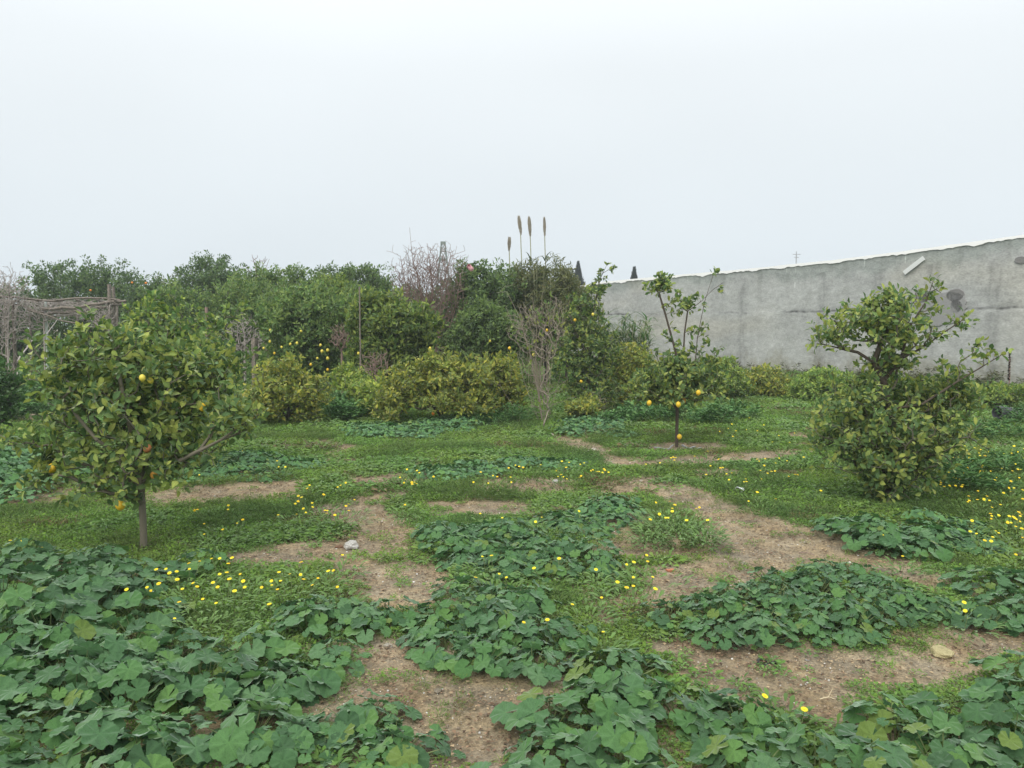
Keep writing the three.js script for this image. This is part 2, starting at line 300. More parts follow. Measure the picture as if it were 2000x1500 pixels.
{
  const { P, height, s0, s1, n, dir, along } = WALL, wall = thing('boundary_wall', 'long grey rendered concrete wall with white coping along the orchard', 'wall', P(s0, 0));
  const base = P(s0, 0), L = s1 - s0, joint = (s) => 2.0 + 0.05 * noise(s * 0.9, 3, 3) + 0.03 * noise(s * 4, 5, 3);
  const W = 2048, H = 384, Hm = 4.4, bays = [1450, 1605, 1715, 1820, 1940].map((p) => along(p));
  const map = pixels(W, H, (i, j) => {
    const s = s0 + i / W * L, y = j / H * Hm, h = height(s), e = h - y;
    let k = 1 + 0.06 * noise(s * 0.5, y * 0.6, 1) + 0.06 * noise(s * 1.7, y * 2.6, 2) + 0.08 * noise(s * 6, y * 9, 3) + 0.11 * noise(s * 17, y * 30, 4), r = 166, g = 168, b = 166;
    const algae = sstep(0.55, 0.2, e + 0.30 * noise(s * 0.8, y, 7) + 0.16 * noise(s * 4, y * 2, 8)), streak = sstep(0.1, 0.55, noise(s * 2.6, y * 0.25, 9) + 0.3 * noise(s * 11, y * 0.6, 10)) * sstep(2.2, 0.4, e);
    r *= 1 - 0.11 * algae - 0.06 * streak; g *= 1 - 0.09 * algae - 0.06 * streak; b *= 1 - 0.1 * algae - 0.065 * streak;
    const warm = sstep(0.05, 0.5, noise(s * 0.35, y * 0.8, 21)); r *= 1 + 0.015 * warm; b *= 1 - 0.025 * warm;
    for (const q of bays) { const t = Math.abs(s - q + 0.06 * noise(y * 2, q)); if (y < joint(s) + 1.2 && t < 0.3) k *= 1 - 0.12 * sstep(0.28, 0.04, t) * (0.45 + 0.55 * sstep(-0.2, 0.3, noise(s * 9, y * 2, q))); }
    const dj = Math.abs(y - joint(s)), brk = sstep(-0.4, 0.0, noise(s * 0.7, 1, 30)); k *= 1 - 0.5 * brk * sstep(0.055, 0.0, dj) * (0.6 + 0.8 * noise(s * 7, y, 5)) - 0.10 * brk * sstep(0.3, 0.02, dj) * sstep(-0.3, 0.4, noise(s * 2, y * 8, 6));
    const splash = sstep(0.75, 0.1, y + 0.5 * noise(s * 1.5, y, 40) + 0.3 * noise(s * 8, y * 6, 41)); r *= 1 - 0.12 * splash; g *= 1 - 0.13 * splash; b *= 1 - 0.17 * splash;
    const pit = noise(s * 26, y * 26, 50) > 0.52 ? 0.88 : 1;
    const lime = e < 0.5 + 0.5 * noise(s * 0.7, 9, 9) && noise(s * 9, y * 0.5, 60) > 0.44 + e * 0.25 ? 1.22 : 1; k *= lime * pit;
    return [r * k, g * k, b * k];
  });
  map.wrapS = map.wrapT = THREE.ClampToEdgeWrapping;
  const prof = (lo, hi, a = s0, b = s1) => { const sh = new THREE.Shape(), N = 60; for (let i = 0; i <= N; i++) { const s = lerp(a, b, i / N); i ? sh.lineTo(s - s0, lo(s)) : sh.moveTo(s - s0, lo(s)); } for (let i = N; i >= 0; i--) { const s = lerp(a, b, i / N); sh.lineTo(s - s0, hi(s)); } return sh; };
  const turn = new THREE.Matrix4().makeBasis(dir, UP, n.clone());
  if (turn.determinant() < 0) turn.makeBasis(dir, UP, n.clone().negate());
  const flip = V().setFromMatrixColumn(turn, 2).dot(n) < 0;
  const put = (shape, d, out) => { const g = new THREE.ExtrudeGeometry(shape, { depth: d, bevelEnabled: false }); g.translate(0, 0, flip ? -(out) : out - d); g.applyMatrix4(turn); return g; };
  const render = std([0.38, 0.38, 0.37], 0.95);
  part('core', put(prof(() => -0.5, (s) => height(s) - 0.01), 0.2, -0.03), render, wall);
  { // the trowelled face, a relief of its own
    const N = 430, M = 64, pos = [], uv = [], idx = [];
    for (let i = 0; i <= N; i++) for (let j = 0; j <= M; j++) {
      const s = lerp(s0, s1, i / N), h = height(s) - 0.005, y = lerp(-0.3, h, j / M), dj = y - joint(s);
      let o = 0.016 * noise(s * 0.9, y * 1.1, 1) + 0.009 * noise(s * 3.2, y * 5, 2) + 0.005 * noise(s * 9, y * 14, 3) + 0.012 * sstep(0.03, -0.03, dj) - 0.014 * Math.exp(-dj * dj / 0.0012) * sstep(-0.2, 0.2, noise(s * 0.7, 1, 30));
      const p = P(s, y, 0.012 + o).sub(base); pos.push(p.x, p.y, p.z); uv.push((s - s0) / L, y / Hm);
      if (i && j) { const a = (i - 1) * (M + 1) + j - 1, b = a + M + 1; idx.push(a, b, a + 1, a + 1, b, b + 1); }
    }
    const g = geo(pos, idx, uv), q = V(g.attributes.normal.getX(3000), 0, g.attributes.normal.getZ(3000));
    if (q.dot(n) < 0) { for (let i = 0; i < idx.length; i += 3) [idx[i + 1], idx[i + 2]] = [idx[i + 2], idx[i + 1]]; g.setIndex(idx); g.computeVertexNormals(); }
    part('render_coat', g, new THREE.MeshStandardMaterial({ map, roughness: 0.95 }), wall);
  }
  const drip = (s) => height(s) - 0.045 - 0.05 * Math.max(0, noise(s * 1.3, 2, 2)) - 0.06 * Math.max(0, noise(s * 6, 2, 4)) - 0.1 * Math.pow(Math.max(0, noise(s * 2.1, 7, 7)), 2);
  const cap = new THREE.Shape(), N = 520; for (let i = 0; i <= N; i++) { const s = lerp(s0, s1, i / N); i ? cap.lineTo(s - s0, drip(s)) : cap.moveTo(0, drip(s)); } for (let i = N; i >= 0; i--) { const s = lerp(s0, s1, i / N); cap.lineTo(s - s0, height(s) + 0.02 + 0.012 * noise(s * 2, 1, 1)); }
  part('coping', put(cap, 0.31, 0.045), std([0.86, 0.86, 0.85], 0.9), wall).userData.label = 'white limewashed coping with uneven drips';
  // repair patches of darker mortar, a few millimetres proud
  const patch = (px, py, rx, ry, seed, tone, lobes = 1) => {
    const s = along(px), z = WALL.A.z + dir.z * s, c = at(px, py, -z), k = -z / FOCAL, R = rng(seed), sh = new THREE.Shape(), cs = Math.abs(dir.x) + 0.25;
    for (let i = 0; i <= 40; i++) { const a = i / 40 * 6.2832, q = 1 + lobes * (0.22 * noise(Math.cos(a) * 1.4 + seed, Math.sin(a) * 1.4) + 0.1 * noise(Math.cos(a) * 4, Math.sin(a) * 4, seed)), x = s - s0 + Math.cos(a) * rx * k / cs * q, y = c.y + Math.sin(a) * ry * k * q; i ? sh.lineTo(x, y) : sh.moveTo(x, y); }
    const g = new THREE.ExtrudeGeometry(sh, { depth: 0.05, bevelEnabled: true, bevelSize: 0.012, bevelThickness: 0.008, bevelSegments: 2 }); g.translate(0, 0, flip ? -0.04 : -0.01); g.applyMatrix4(turn);
    part('mortar_patch', g, tone, wall);
  };
  const dark = std([0.2, 0.195, 0.19], 0.95, { bumpMap: soilBump, bumpScale: 0.01 }), mid = std([0.28, 0.28, 0.275], 0.95, { bumpMap: soilBump, bumpScale: 0.01 });
  patch(1836, 602, 40, 34, 3, mid); patch(1865, 577, 13, 12, 5, dark, 0.5); patch(1800, 578, 12, 14, 8, dark, 0.5); patch(1868, 598, 9, 13, 6, dark, 0.5); patch(1990, 508, 9, 6, 9, dark, 0.6);
  // board fixed aslant on the wall
  const s = along(1784), z = WALL.A.z + dir.z * s, c = at(1784, 519, -z), bg = new THREE.BoxGeometry(0.66, 0.12, 0.05);
  const b = solo('board', bg, std([0.62, 0.64, 0.63], 0.7), P(s, c.y, 0.075), 'short pale board fixed aslant near the top of the grey wall', 'board');
  b.quaternion.setFromRotationMatrix(new THREE.Matrix4().makeBasis(dir.clone().negate(), UP, n.clone())); b.rotateZ(0.62);
}

// ---------------------------------------------------------------- low ground cover, gravel and litter
const MALLOW_AREAS = [];
function cluster(R, count, make) { const f = new Foliage(); for (let i = 0; i < count; i++) make(f, i); return f.build(); }
const TINY = template(geo([0, 0, 0, -0.34, 0.55, 0.1, 0.34, 0.55, 0.1, 0, 1, -0.05], [0, 3, 1, 0, 2, 3], [0.5, 0, 0, 0.5, 1, 0.5, 0.5, 1]));
function coverShapes() {
  const R = rng(77), out = {};
  const herb = (n, rad, hgt_, size, tpl, lean) => cluster(R, n, (f) => {
    const a = R() * 6.2832, r = Math.sqrt(R()) * rad, h = hgt_ * (0.25 + 0.75 * R()) * (1 - 0.5 * r / rad), d = V(Math.cos(a) * lean, rnd(R, 0.1, 1), Math.sin(a) * lean).add(ball(R).multiplyScalar(0.5)).normalize(), v = rnd(R, 0.65, 1.3);
    f.add(pick(R, tpl), leafMatrix(V(Math.cos(a) * r, h, Math.sin(a) * r), d, UP.clone().add(ball(R).multiplyScalar(0.7)).normalize(), size * rnd(R, 0.6, 1.25)), [v * rnd(R, 0.9, 1.15), v, v * rnd(R, 0.8, 1.1)]);
  });
  out.clover = [0, 1, 2].map(() => herb(46, 0.07, 0.05, 0.021, [TINY], 1.1));
  out.herb = [0, 1, 2].map(() => herb(26, 0.075, 0.06, 0.048, [LANCE[0], LANCE[1]], 1.2));
  out.feather = [0, 1].map(() => herb(70, 0.07, 0.075, 0.026, [NARROW[0], NARROW[1]], 0.9));
  out.grass = [0, 1].map(() => cluster(R, 16, (f) => { const a = R() * 6.2832, d = V(Math.cos(a) * rnd(R, 0.2, 0.8), 1, Math.sin(a) * rnd(R, 0.2, 0.8)).normalize(), v = rnd(R, 0.7, 1.3); f.add(pick(R, BLADE), leafMatrix(V(rnd(R, -0.03, 0.03), -0.01, rnd(R, -0.03, 0.03)), d, V(-d.x, 0.5, -d.z).normalize(), rnd(R, 0.05, 0.11)), [v, v, v]); }));
  out.litter = [0, 1].map(() => cluster(R, 14, (f) => { const a = R() * 6.2832, d = V(Math.cos(a), rnd(R, -0.1, 0.25), Math.sin(a)).normalize(), v = rnd(R, 0.5, 1.5); f.add(pick(R, R() < 0.5 ? NARROW : [TINY]), leafMatrix(V(rnd(R, -0.06, 0.06), rnd(R, 0.002, 0.012), rnd(R, -0.06, 0.06)), d, UP, rnd(R, 0.008, 0.026)), [v, v, v]); }));
  return out;
}
function stuff(name, shapes, spots, material, label, category) {                    // spots: [x, y, z, turn, size, [r, g, b], flat]
  const root = new THREE.Group(); root.name = name; tag(root, label, category); root.userData.kind = 'stuff'; scene.add(root);
  shapes.forEach((g, k) => {
    const mine = spots.filter((_, i) => i % shapes.length === k), m = shade(new THREE.InstancedMesh(g, material, mine.length)), e = new THREE.Euler(), q = new THREE.Quaternion(), M = new THREE.Matrix4();
    m.name = name + '_clump'; m.userData.kind = 'stuff';
    mine.forEach(([x, y, z, t, s, c, fl], i) => { M.compose(V(x, y, z), q.setFromEuler(e.set(0, t, 0)), V(s, s * (fl ?? 1), s)); m.setMatrixAt(i, M); m.setColorAt(i, lin(c)); });
    root.add(m);
  });
}
function lowCover(mallowDepth) {
  const R = rng(5), S = coverShapes(), spots = { clover: [], herb: [], feather: [], grass: [], litter: [] };
  for (const [d0, d1, gap, big] of [[1.6, 4.5, 0.036, 0.85], [4.5, 7, 0.043, 0.95], [7, 11, 0.058, 1.2], [11, 17, 0.09, 1.7], [17, 28, 0.19, 3], [28, 60, 0.55, 6]]) {
    for (let d = d0; d < d1; d += gap) for (let x = -(0.72 * d + 1.2); x < 0.72 * d + 1.2; x += gap) {
      const X = x + (R() - 0.5) * gap * 1.6, Z = -d + (R() - 0.5) * gap * 1.6, b = bare(X, Z), m = mallowDepth(X, Z);
      const u = R(), t = R() * 6.2832, kind = noise(X * 0.9, Z * 0.9, 70) + 0.5 * noise(X * 3, Z * 3, 71) + 0.25 * (u - 0.5), lush = 0.5 + noise(X * 0.7, Z * 0.7, 72) * 0.5 + noise(X * 2.7, Z * 2.7, 73) * 0.35;
      if (-Z > 1.2 && WALL.n.dot(V(X - WALL.A.x, 0, Z - WALL.A.z)) < 0.1) continue;
      const edge = sstep(0.02, -0.22, b + 0.08 * noise(X * 7, Z * 7, 74));
      let scant = -1; for (const a of SPARSE) scant = Math.max(scant, depthIn(a, X + 0.2 * noise(X * 3, Z * 3, 90), Z + 0.2 * noise(X * 3, Z * 3, 91)));
      const thin = b > 0 ? 0.045 + 0.4 * sstep(0.2, 0.45, noise(X * 4.5, Z * 4.5, 92)) : (scant > 0 ? 0.3 : 1) * lerp(0.12, 1, edge) * (m > 0.05 ? 0.45 : 1) * sstep(-0.25, 0.25, lush + 0.3);
      const y = hgt(X, Z) - 0.004;
      if (R() > thin) { if ((b > -0.2 || scant > 0) && R() < 0.26) spots.litter.push([X, y - 0.004, Z, t, big * rnd(R, 0.6, 1.3), pick(R, [[0.2, 0.13, 0.08], [0.13, 0.08, 0.05], [0.3, 0.22, 0.13]])]); continue; }
      const s = big * rnd(R, 0.65, 1.25) * lerp(0.6, 1.0, edge) * (0.8 + 0.3 * lush), tone = rnd(R, 0.8, 1.2), dry = noise(X * 1.6, Z * 1.6, 75) > 0.3 && R() < 0.35;
      const mix = 0.5 + 0.5 * noise(X * 1.1, Z * 1.1, 76), green = (r, g, b2) => (dry ? [0.17 * tone, 0.145 * tone, 0.06 * tone] : [r * tone * (0.8 + 0.4 * mix), g * tone, b2 * tone * (1.15 - 0.3 * mix)]);
      if (kind > 0.28) spots.herb.push([X, y, Z, t, s * 0.95, green(0.145, 0.265, 0.048)]);
      else if (kind < -0.32) spots.feather.push([X, y, Z, t, s, green(0.128, 0.225, 0.048)]);
      else if (u < 0.12) spots.grass.push([X, y, Z, t, s, green(0.18, 0.28, 0.05)]);
      else spots.clover.push([X, y, Z, t, s, green(0.155, 0.275, 0.044), 0.9]);
    }
  }
  const mat = leafMat(null, { transmission: 0.4 });
  stuff('clover', S.clover, spots.clover, mat, 'low small-leaved clover carpeting the orchard floor', 'ground cover');
  stuff('weeds', S.herb, spots.herb, mat, 'low lance-leaved weeds mixed into the orchard floor', 'ground cover');
  stuff('feathery_weeds', S.feather, spots.feather, mat, 'fine feathery weeds growing in the orchard floor', 'ground cover');
  stuff('grass', S.grass, spots.grass, mat, 'short thin grass tufts among the clover', 'grass');
  stuff('litter', S.litter, spots.litter, leafMat(null, { transmission: 0, roughness: 1 }), 'dry brown leaf litter lying on bare soil', 'litter');
  console.log('cover', Object.entries(spots).map(([k, v]) => k + ' ' + v.length).join(', '));
}
function pebble(seed, flat = 0.6, detail = 1) { const g = new THREE.IcosahedronGeometry(1, detail), p = g.attributes.position; for (let i = 0; i < p.count; i++) { const v = V().fromBufferAttribute(p, i), k = 0.82 + 0.3 * noise(v.x * 1.3 + seed, v.y * 1.3, v.z * 1.3 + seed) + 0.1 * noise(v.x * 4, v.y * 4 + seed, v.z * 4); p.setXYZ(i, v.x * k, v.y * k * flat, v.z * k * 0.85); } g.computeVertexNormals(); return g; }
function gravel() {
  const R = rng(8), spots = [];
  for (const [d0, d1, gap, big] of [[1.6, 4, 0.03, 1], [4, 7, 0.045, 1.4], [7, 12, 0.09, 2]]) for (let d = d0; d < d1; d += gap) for (let x = -(0.7 * d + 0.5); x < 0.7 * d + 0.5; x += gap) {
    const X = x + (R() - 0.5) * gap * 2, Z = -d + (R() - 0.5) * gap * 2; if (R() > 0.62 + 0.9 * noise(X * 2.5, Z * 2.5, 80)) continue;
    if (bare(X, Z) < -0.03) continue;
    const v = rnd(R, 0.6, 1.3), c = pick(R, [[0.42, 0.36, 0.29], [0.3, 0.24, 0.18], [0.5, 0.47, 0.43], [0.25, 0.22, 0.19], [0.62, 0.6, 0.56]]);
    const clod = R() < 0.25; spots.push([X, hgt(X, Z) - 0.011, Z, R() * 6.28, big * (clod ? 0.004 + 0.012 * Math.pow(R(), 2) : 0.0022 + 0.007 * Math.pow(R(), 3)), (clod ? [0.24, 0.185, 0.125] : c).map((q) => q * v)]);
  }
  stuff('gravel', [1, 2, 3].map((s) => pebble(s * 9, 0.65, 0)), spots, new THREE.MeshStandardMaterial({ roughness: 0.95, flatShading: true }), 'small loose pebbles and grit scattered on bare soil', 'gravel');
  console.log('gravel', spots.length);
}

// ---------------------------------------------------------------- trees and shrubs
const TONES = {
  lemon: [[0.253, 0.371, 0.0909], [0.169, 0.289, 0.0756], [0.37, 0.482, 0.113], [0.12, 0.234, 0.0756], [0.481, 0.551, 0.127], [0.204, 0.331, 0.101]],
  bright: [[0.315, 0.434, 0.0856], [0.216, 0.353, 0.0734], [0.411, 0.517, 0.0976], [0.145, 0.271, 0.0683]],
  dark: [[0.112, 0.212, 0.0716], [0.157, 0.267, 0.0858], [0.204, 0.322, 0.1], [0.097, 0.183, 0.0716]],
  mid: [[0.204, 0.346, 0.0878], [0.272, 0.4, 0.105], [0.152, 0.286, 0.0842], [0.339, 0.459, 0.123]],
  yellow: [[0.466, 0.516, 0.0855], [0.319, 0.408, 0.0735], [0.588, 0.571, 0.0978], [0.209, 0.298, 0.0685], [0.391, 0.461, 0.0855]],
  pale: [[0.203, 0.257, 0.0974], [0.254, 0.291, 0.122], [0.152, 0.205, 0.0731]],
  olive: [[0.172, 0.204, 0.0811], [0.23, 0.256, 0.106], [0.121, 0.163, 0.0676], [0.302, 0.298, 0.135]],
  weed: [[0.0912, 0.213, 0.0532], [0.0685, 0.168, 0.0456], [0.13, 0.251, 0.0685]],
  reed: [[0.143, 0.214, 0.1], [0.1, 0.157, 0.0714], [0.229, 0.257, 0.127]],
};
const lemonTones = TONES.lemon.map((c) => leafMat(c, { map: ribMap, clearcoat: 0.06, clearcoatRoughness: 0.45 }));
const fruitGeo = (() => { const p = [[0, -0.5], [0.05, -0.49], [0.09, -0.44], [0.24, -0.36], [0.36, -0.18], [0.39, 0.02], [0.34, 0.22], [0.2, 0.38], [0.08, 0.44], [0.03, 0.46], [0, 0.46]].map(([x, y]) => new THREE.Vector2(x, y)), g = new THREE.LatheGeometry(p, 12); return g; })();
const orangeGeo = (() => { const p = [[0, -0.46], [0.12, -0.45], [0.3, -0.36], [0.43, -0.18], [0.47, 0.02], [0.42, 0.22], [0.28, 0.38], [0.1, 0.45], [0.03, 0.43], [0, 0.42]].map(([x, y]) => new THREE.Vector2(x, y)); return new THREE.LatheGeometry(p, 12); })();

/* A shrub or tree. base: photograph column and distance of its foot; blobs: its crown; limbs: main stems as photograph points; shoots: extra twig ends. */
function tree(o) {
  const R = rng(o.seed), foot = o.foot.clone(), root = thing(o.name, o.label, o.category ?? 'tree', foot, o.group);
  const limbs = o.limbs.map((l) => l.map((p) => p.clone())), pts = [...fill(R, o.blobs, o.tips, o.shell, o.rough), ...(o.shoots ?? []).flatMap((s) => s)];
  const { nodes, tips } = grow(R, limbs, pts, { thin: o.thin ?? 0.003, power: o.power ?? 0.45, most: o.stout ?? 0.06, sag: o.sag });
  for (const n of nodes) n.p.sub(foot);
  const isTrunk = (n) => n.limb;
  part('trunk', branchGeo(nodes, 7, 0, isTrunk), o.wood ?? bark, root);
  part('branches', branchGeo(nodes, o.sides ?? 4, 0, (n) => !isTrunk(n)), o.twig ?? twigWood, root, 'stuff');
  if (!o.leaves) return root;
  const mid = pts.reduce((a, p) => a.add(p), V(0, 0, 0)).divideScalar(pts.length).sub(foot);
  const all = [], tpl = o.tpl ?? KITE, tones = o.tones ?? TONES.mid, hue = o.hue ?? [1, 1, 1];
  for (const t of tips) {
    const n = nodes[t], m = nodes[n.par], dir = n.p.clone().sub(m.p).normalize(), run = Math.min(o.twigRun ?? 0.2, n.p.distanceTo(m.p) * 1.2), fresh = R();
    const count = Math.round(o.leaves * rnd(R, 0.7, 1.5)), yaw = R() * 6.28, side = dir.clone().cross(Math.abs(dir.y) > 0.9 ? V(1, 0, 0) : UP).normalize(), other = dir.clone().cross(side);
    for (let i = 0; i < count; i++) {
      const a = yaw + i * 2.4, f = (i + 0.5) / count, p = n.p.clone().addScaledVector(dir, -run * (1 - f) + 0.01).add(ball(R).multiplyScalar(0.012 * (o.loose ?? 1)));
      const d = side.clone().multiplyScalar(Math.cos(a)).addScaledVector(other, Math.sin(a)).multiplyScalar(rnd(R, 0.7, 1.1)).addScaledVector(dir, lerp(0.25, 0.9, f)).add(V(0, o.lift ?? 0.45, 0)).normalize();
      const out = V(n.p.x - mid.x, 0, n.p.z - mid.z).normalize(), face = UP.clone().multiplyScalar(0.75).addScaledVector(out, 0.55).add(ball(R).multiplyScalar(0.7)).normalize();
      const tone = Math.min(tones.length - 1, Math.floor(clamp(R() * 0.75 + fresh * 0.3, 0, 0.999) * tones.length));
      all.push({ p, d, face, s: o.leaf * rnd(R, 0.65, 1.2) * (f > 0.85 ? 0.75 : 1), tone, v: rnd(R, 0.7, 1.35) });
    }
  }
  let rest = all;
  if (o.asParts) {                                     // the leaves that show largest are parts of their own
    all.sort((a, b) => a.p.clone().add(foot).distanceTo(EYEP) - b.p.clone().add(foot).distanceTo(EYEP));
    const one = all.slice(0, 300); rest = all.slice(300);
    for (const l of one) { const m = part('leaf', pick(R, LEMON).geo, (o.toneMats ?? lemonTones)[l.tone], root); leafMatrix(l.p, l.d, l.face, l.s, m.matrix); m.matrix.decompose(m.position, m.quaternion, m.scale); }
  }
  const f = new Foliage(); for (const l of rest) { const c = tones[l.tone]; f.add(pick(R, tpl), leafMatrix(l.p, l.d, l.face, l.s), [c[0] * l.v * hue[0], c[1] * l.v * hue[1], c[2] * l.v * hue[2]]); }
  if (!f.empty) part('foliage', f.build(), o.mat ?? citrusLeaf, root, 'stuff');
  for (const [px, py, depth, size, skin, shape] of o.fruit ?? []) {
    const p = at(px, py, depth + (o.deep ?? 0.16)).sub(foot), m = part(shape ?? 'lemon', shape ? orangeGeo : fruitGeo, skin ?? lemonSkin, root); m.position.copy(p); m.scale.setScalar(size * 0.72); m.rotation.set(rnd(R, -0.4, 0.4), R() * 6, rnd(R, -0.4, 0.4));
  }
  root.userData.leafCount = all.length;
  return root;
}
const line = (d, ...pts) => pts.map(([x, y, q]) => at(x, y, d + (q ?? 0)));
const ground = (px, depth) => grounded(at(px, 700, depth));

function plantTrees() {
  // front lemon tree with the slim pale trunk
  let F = grounded(site(281, 1068)), D = -F.z;
  const B = (x, y, rx, ry, dz = 0, rz = 0.3) => blob(x, y, rx, ry, D + dz, rz);
  tree({ name: 'lemon_tree', seed: 11, foot: F, label: 'young lemon tree with slim pale trunk rising from the mallow patch', asParts: true, leaf: 0.067, tpl: LEMON, loose: 3.5, tones: TONES.lemon, tips: 600, leaves: 11, stout: 0.024, twigRun: 0.22, power: 0.43, shell: 0.15, rough: 0.7,
    wood: std([0.3, 0.28, 0.22], 0.95, { map: barkMap, bumpMap: barkMap, bumpScale: 0.004 }),
    limbs: [[F, at(279, 1010, D), at(276, 960, D), at(278, 930, D)], line(D, [278, 935], [240, 890, -0.1], [190, 860, -0.2], [140, 800, -0.2]), line(D, [278, 930], [300, 860, 0.1], [330, 790, 0.2], [380, 730, 0.3]), line(D, [276, 940], [262, 860], [240, 770, -0.1], [225, 690, -0.1]), line(D, [278, 935], [350, 900, -0.15], [430, 860, -0.2], [480, 825, -0.2]), line(D, [276, 950], [210, 915, 0.1], [120, 900, 0.1])],
    blobs: [B(250, 770, 140, 105, 0, 0.45), B(375, 760, 100, 105, 0.15, 0.45), B(140, 760, 75, 95), B(95, 890, 75, 70, 0.05), B(200, 925, 95, 60, -0.1), B(330, 905, 75, 65, -0.15), B(125, 690, 40, 45), B(220, 670, 60, 55), B(455, 815, 50, 48, -0.2), B(300, 850, 110, 80, 0, 0.4), B(420, 700, 55, 55, 0.3)],
    fruit: [[102, 914, D - 0.2, 0.11], [235, 987, D - 0.25, 0.115], [302, 928, D - 0.3, 0.1, std([0.6, 0.3, 0.04], 0.6)], [288, 876, D - 0.45, 0.09, std([0.4, 0.15, 0.05], 0.6)], [278, 738, D - 0.4, 0.075, paleLemonSkin], [294, 743, D - 0.3, 0.07, paleLemonSkin], [395, 795, D - 0.35, 0.085]] });
  // denser lemon tree behind it
  F = ground(350, 8.3); D = 8.3;
  tree({ name: 'lemon_tree', seed: 12, foot: F, label: 'dense bright green lemon tree close behind the slim-trunked lemon tree', asParts: true, leaf: 0.066, loose: 3.5, tpl: LEMON, tones: TONES.lemon, hue: [0.95, 1.02, 0.9], shell: 0.3, rough: 0.6, tips: 560, leaves: 10, stout: 0.05, twigRun: 0.2,
    limbs: [[F, at(350, 860, D), at(348, 800, D)], line(D, [348, 810], [310, 720, 0.1], [290, 650]), line(D, [348, 800], [390, 720], [420, 660, 0.1]), line(D, [348, 810], [345, 720, -0.2], [340, 640, -0.1])],
    blobs: [B(330, 650, 85, 55, 0, 0.4), B(350, 740, 100, 90, 0, 0.5), B(420, 700, 50, 80, 0, 0.35), B(270, 690, 50, 70, 0, 0.35), B(400, 820, 70, 70, 0, 0.4), B(310, 600, 40, 16, 0, 0.2)],
    shoots: [line(D, [300, 578]), line(D, [312, 585]), line(D, [330, 575]), line(D, [455, 620]), line(D, [475, 596], [462, 610]), line(D, [440, 610])], fruit: [[255, 645, D - 0.3, 0.08, paleLemonSkin], [250, 690, D - 0.4, 0.08, paleLemonSkin]] });
  // lemon bush in front of the wall
  F = grounded(site(1735, 975)); D = -F.z;
  tree({ name: 'lemon_bush', seed: 13, foot: F, category: 'tree', label: 'lemon tree with bushy skirt and open umbrella top in front of the wall', asParts: true, leaf: 0.063, tpl: LEMON, loose: 3.5, tones: TONES.lemon, tips: 1000, leaves: 10, stout: 0.03, twigRun: 0.2, shell: 0.2, rough: 0.65,
    wood: std([0.15, 0.125, 0.1], 0.95, { map: barkMap, bumpMap: barkMap, bumpScale: 0.005 }),
    limbs: [[F, at(1737, 880, D), at(1735, 800, D), at(1727, 750, D), at(1707, 708, D)], line(D, [1707, 708], [1675, 688, 0.05], [1640, 680], [1605, 672]), line(D, [1707, 708], [1720, 672], [1740, 640, 0.1]), line(D, [1725, 745], [1760, 700, -0.1], [1800, 680, -0.1], [1850, 645, -0.1], [1880, 625, -0.1]), line(D, [1760, 700, -0.1], [1775, 640], [1808, 590], [1822, 552]), line(D, [1735, 800], [1800, 790, -0.2], [1870, 745, -0.2], [1920, 715, -0.2], [1958, 692, -0.2]), line(D, [1735, 830], [1660, 800, 0.1], [1620, 790]), line(D, [1737, 880], [1650, 870, -0.2], [1600, 850, -0.2]), line(D, [1737, 880], [1830, 870, -0.2], [1880, 850, -0.1])],
    blobs: [B(1735, 860, 100, 80, -0.1, 0.55), B(1645, 850, 65, 75, -0.05, 0.45), B(1825, 835, 75, 75, 0, 0.45), B(1745, 930, 78, 50, -0.1, 0.4), B(1690, 770, 70, 50, 0.1, 0.35), B(1800, 765, 70, 45, 0.1, 0.35), B(1865, 770, 48, 50, 0, 0.35), B(1740, 705, 60, 22, 0, 0.3), ...[B(1745, 625, 85, 48, 0, 0.5), B(1680, 630, 70, 40, 0, 0.4), B(1625, 655, 34, 22, 0, 0.25), B(1735, 585, 32, 20, 0, 0.25), B(1760, 665, 60, 22, 0, 0.3)].map((b) => Object.assign(b, { k: 0.6 }))],
    shoots: [line(D, [1822, 548], [1830, 562], [1812, 585], [1820, 600], [1800, 610], [1805, 575], [1838, 572]), line(D - 0.1, [1885, 618], [1870, 635], [1850, 650], [1832, 660], [1860, 625], [1890, 630], [1820, 650]), line(D - 0.2, [1963, 690], [1940, 700], [1920, 706], [1905, 690], [1885, 700], [1900, 680], [1930, 688], [1915, 672], [1870, 720], [1890, 725]), line(D, [1588, 640], [1600, 655], [1595, 672], [1620, 640], [1640, 630])] });
  // small lemon tree with long bare shoots
  F = grounded(site(1322, 872)); D = -F.z;
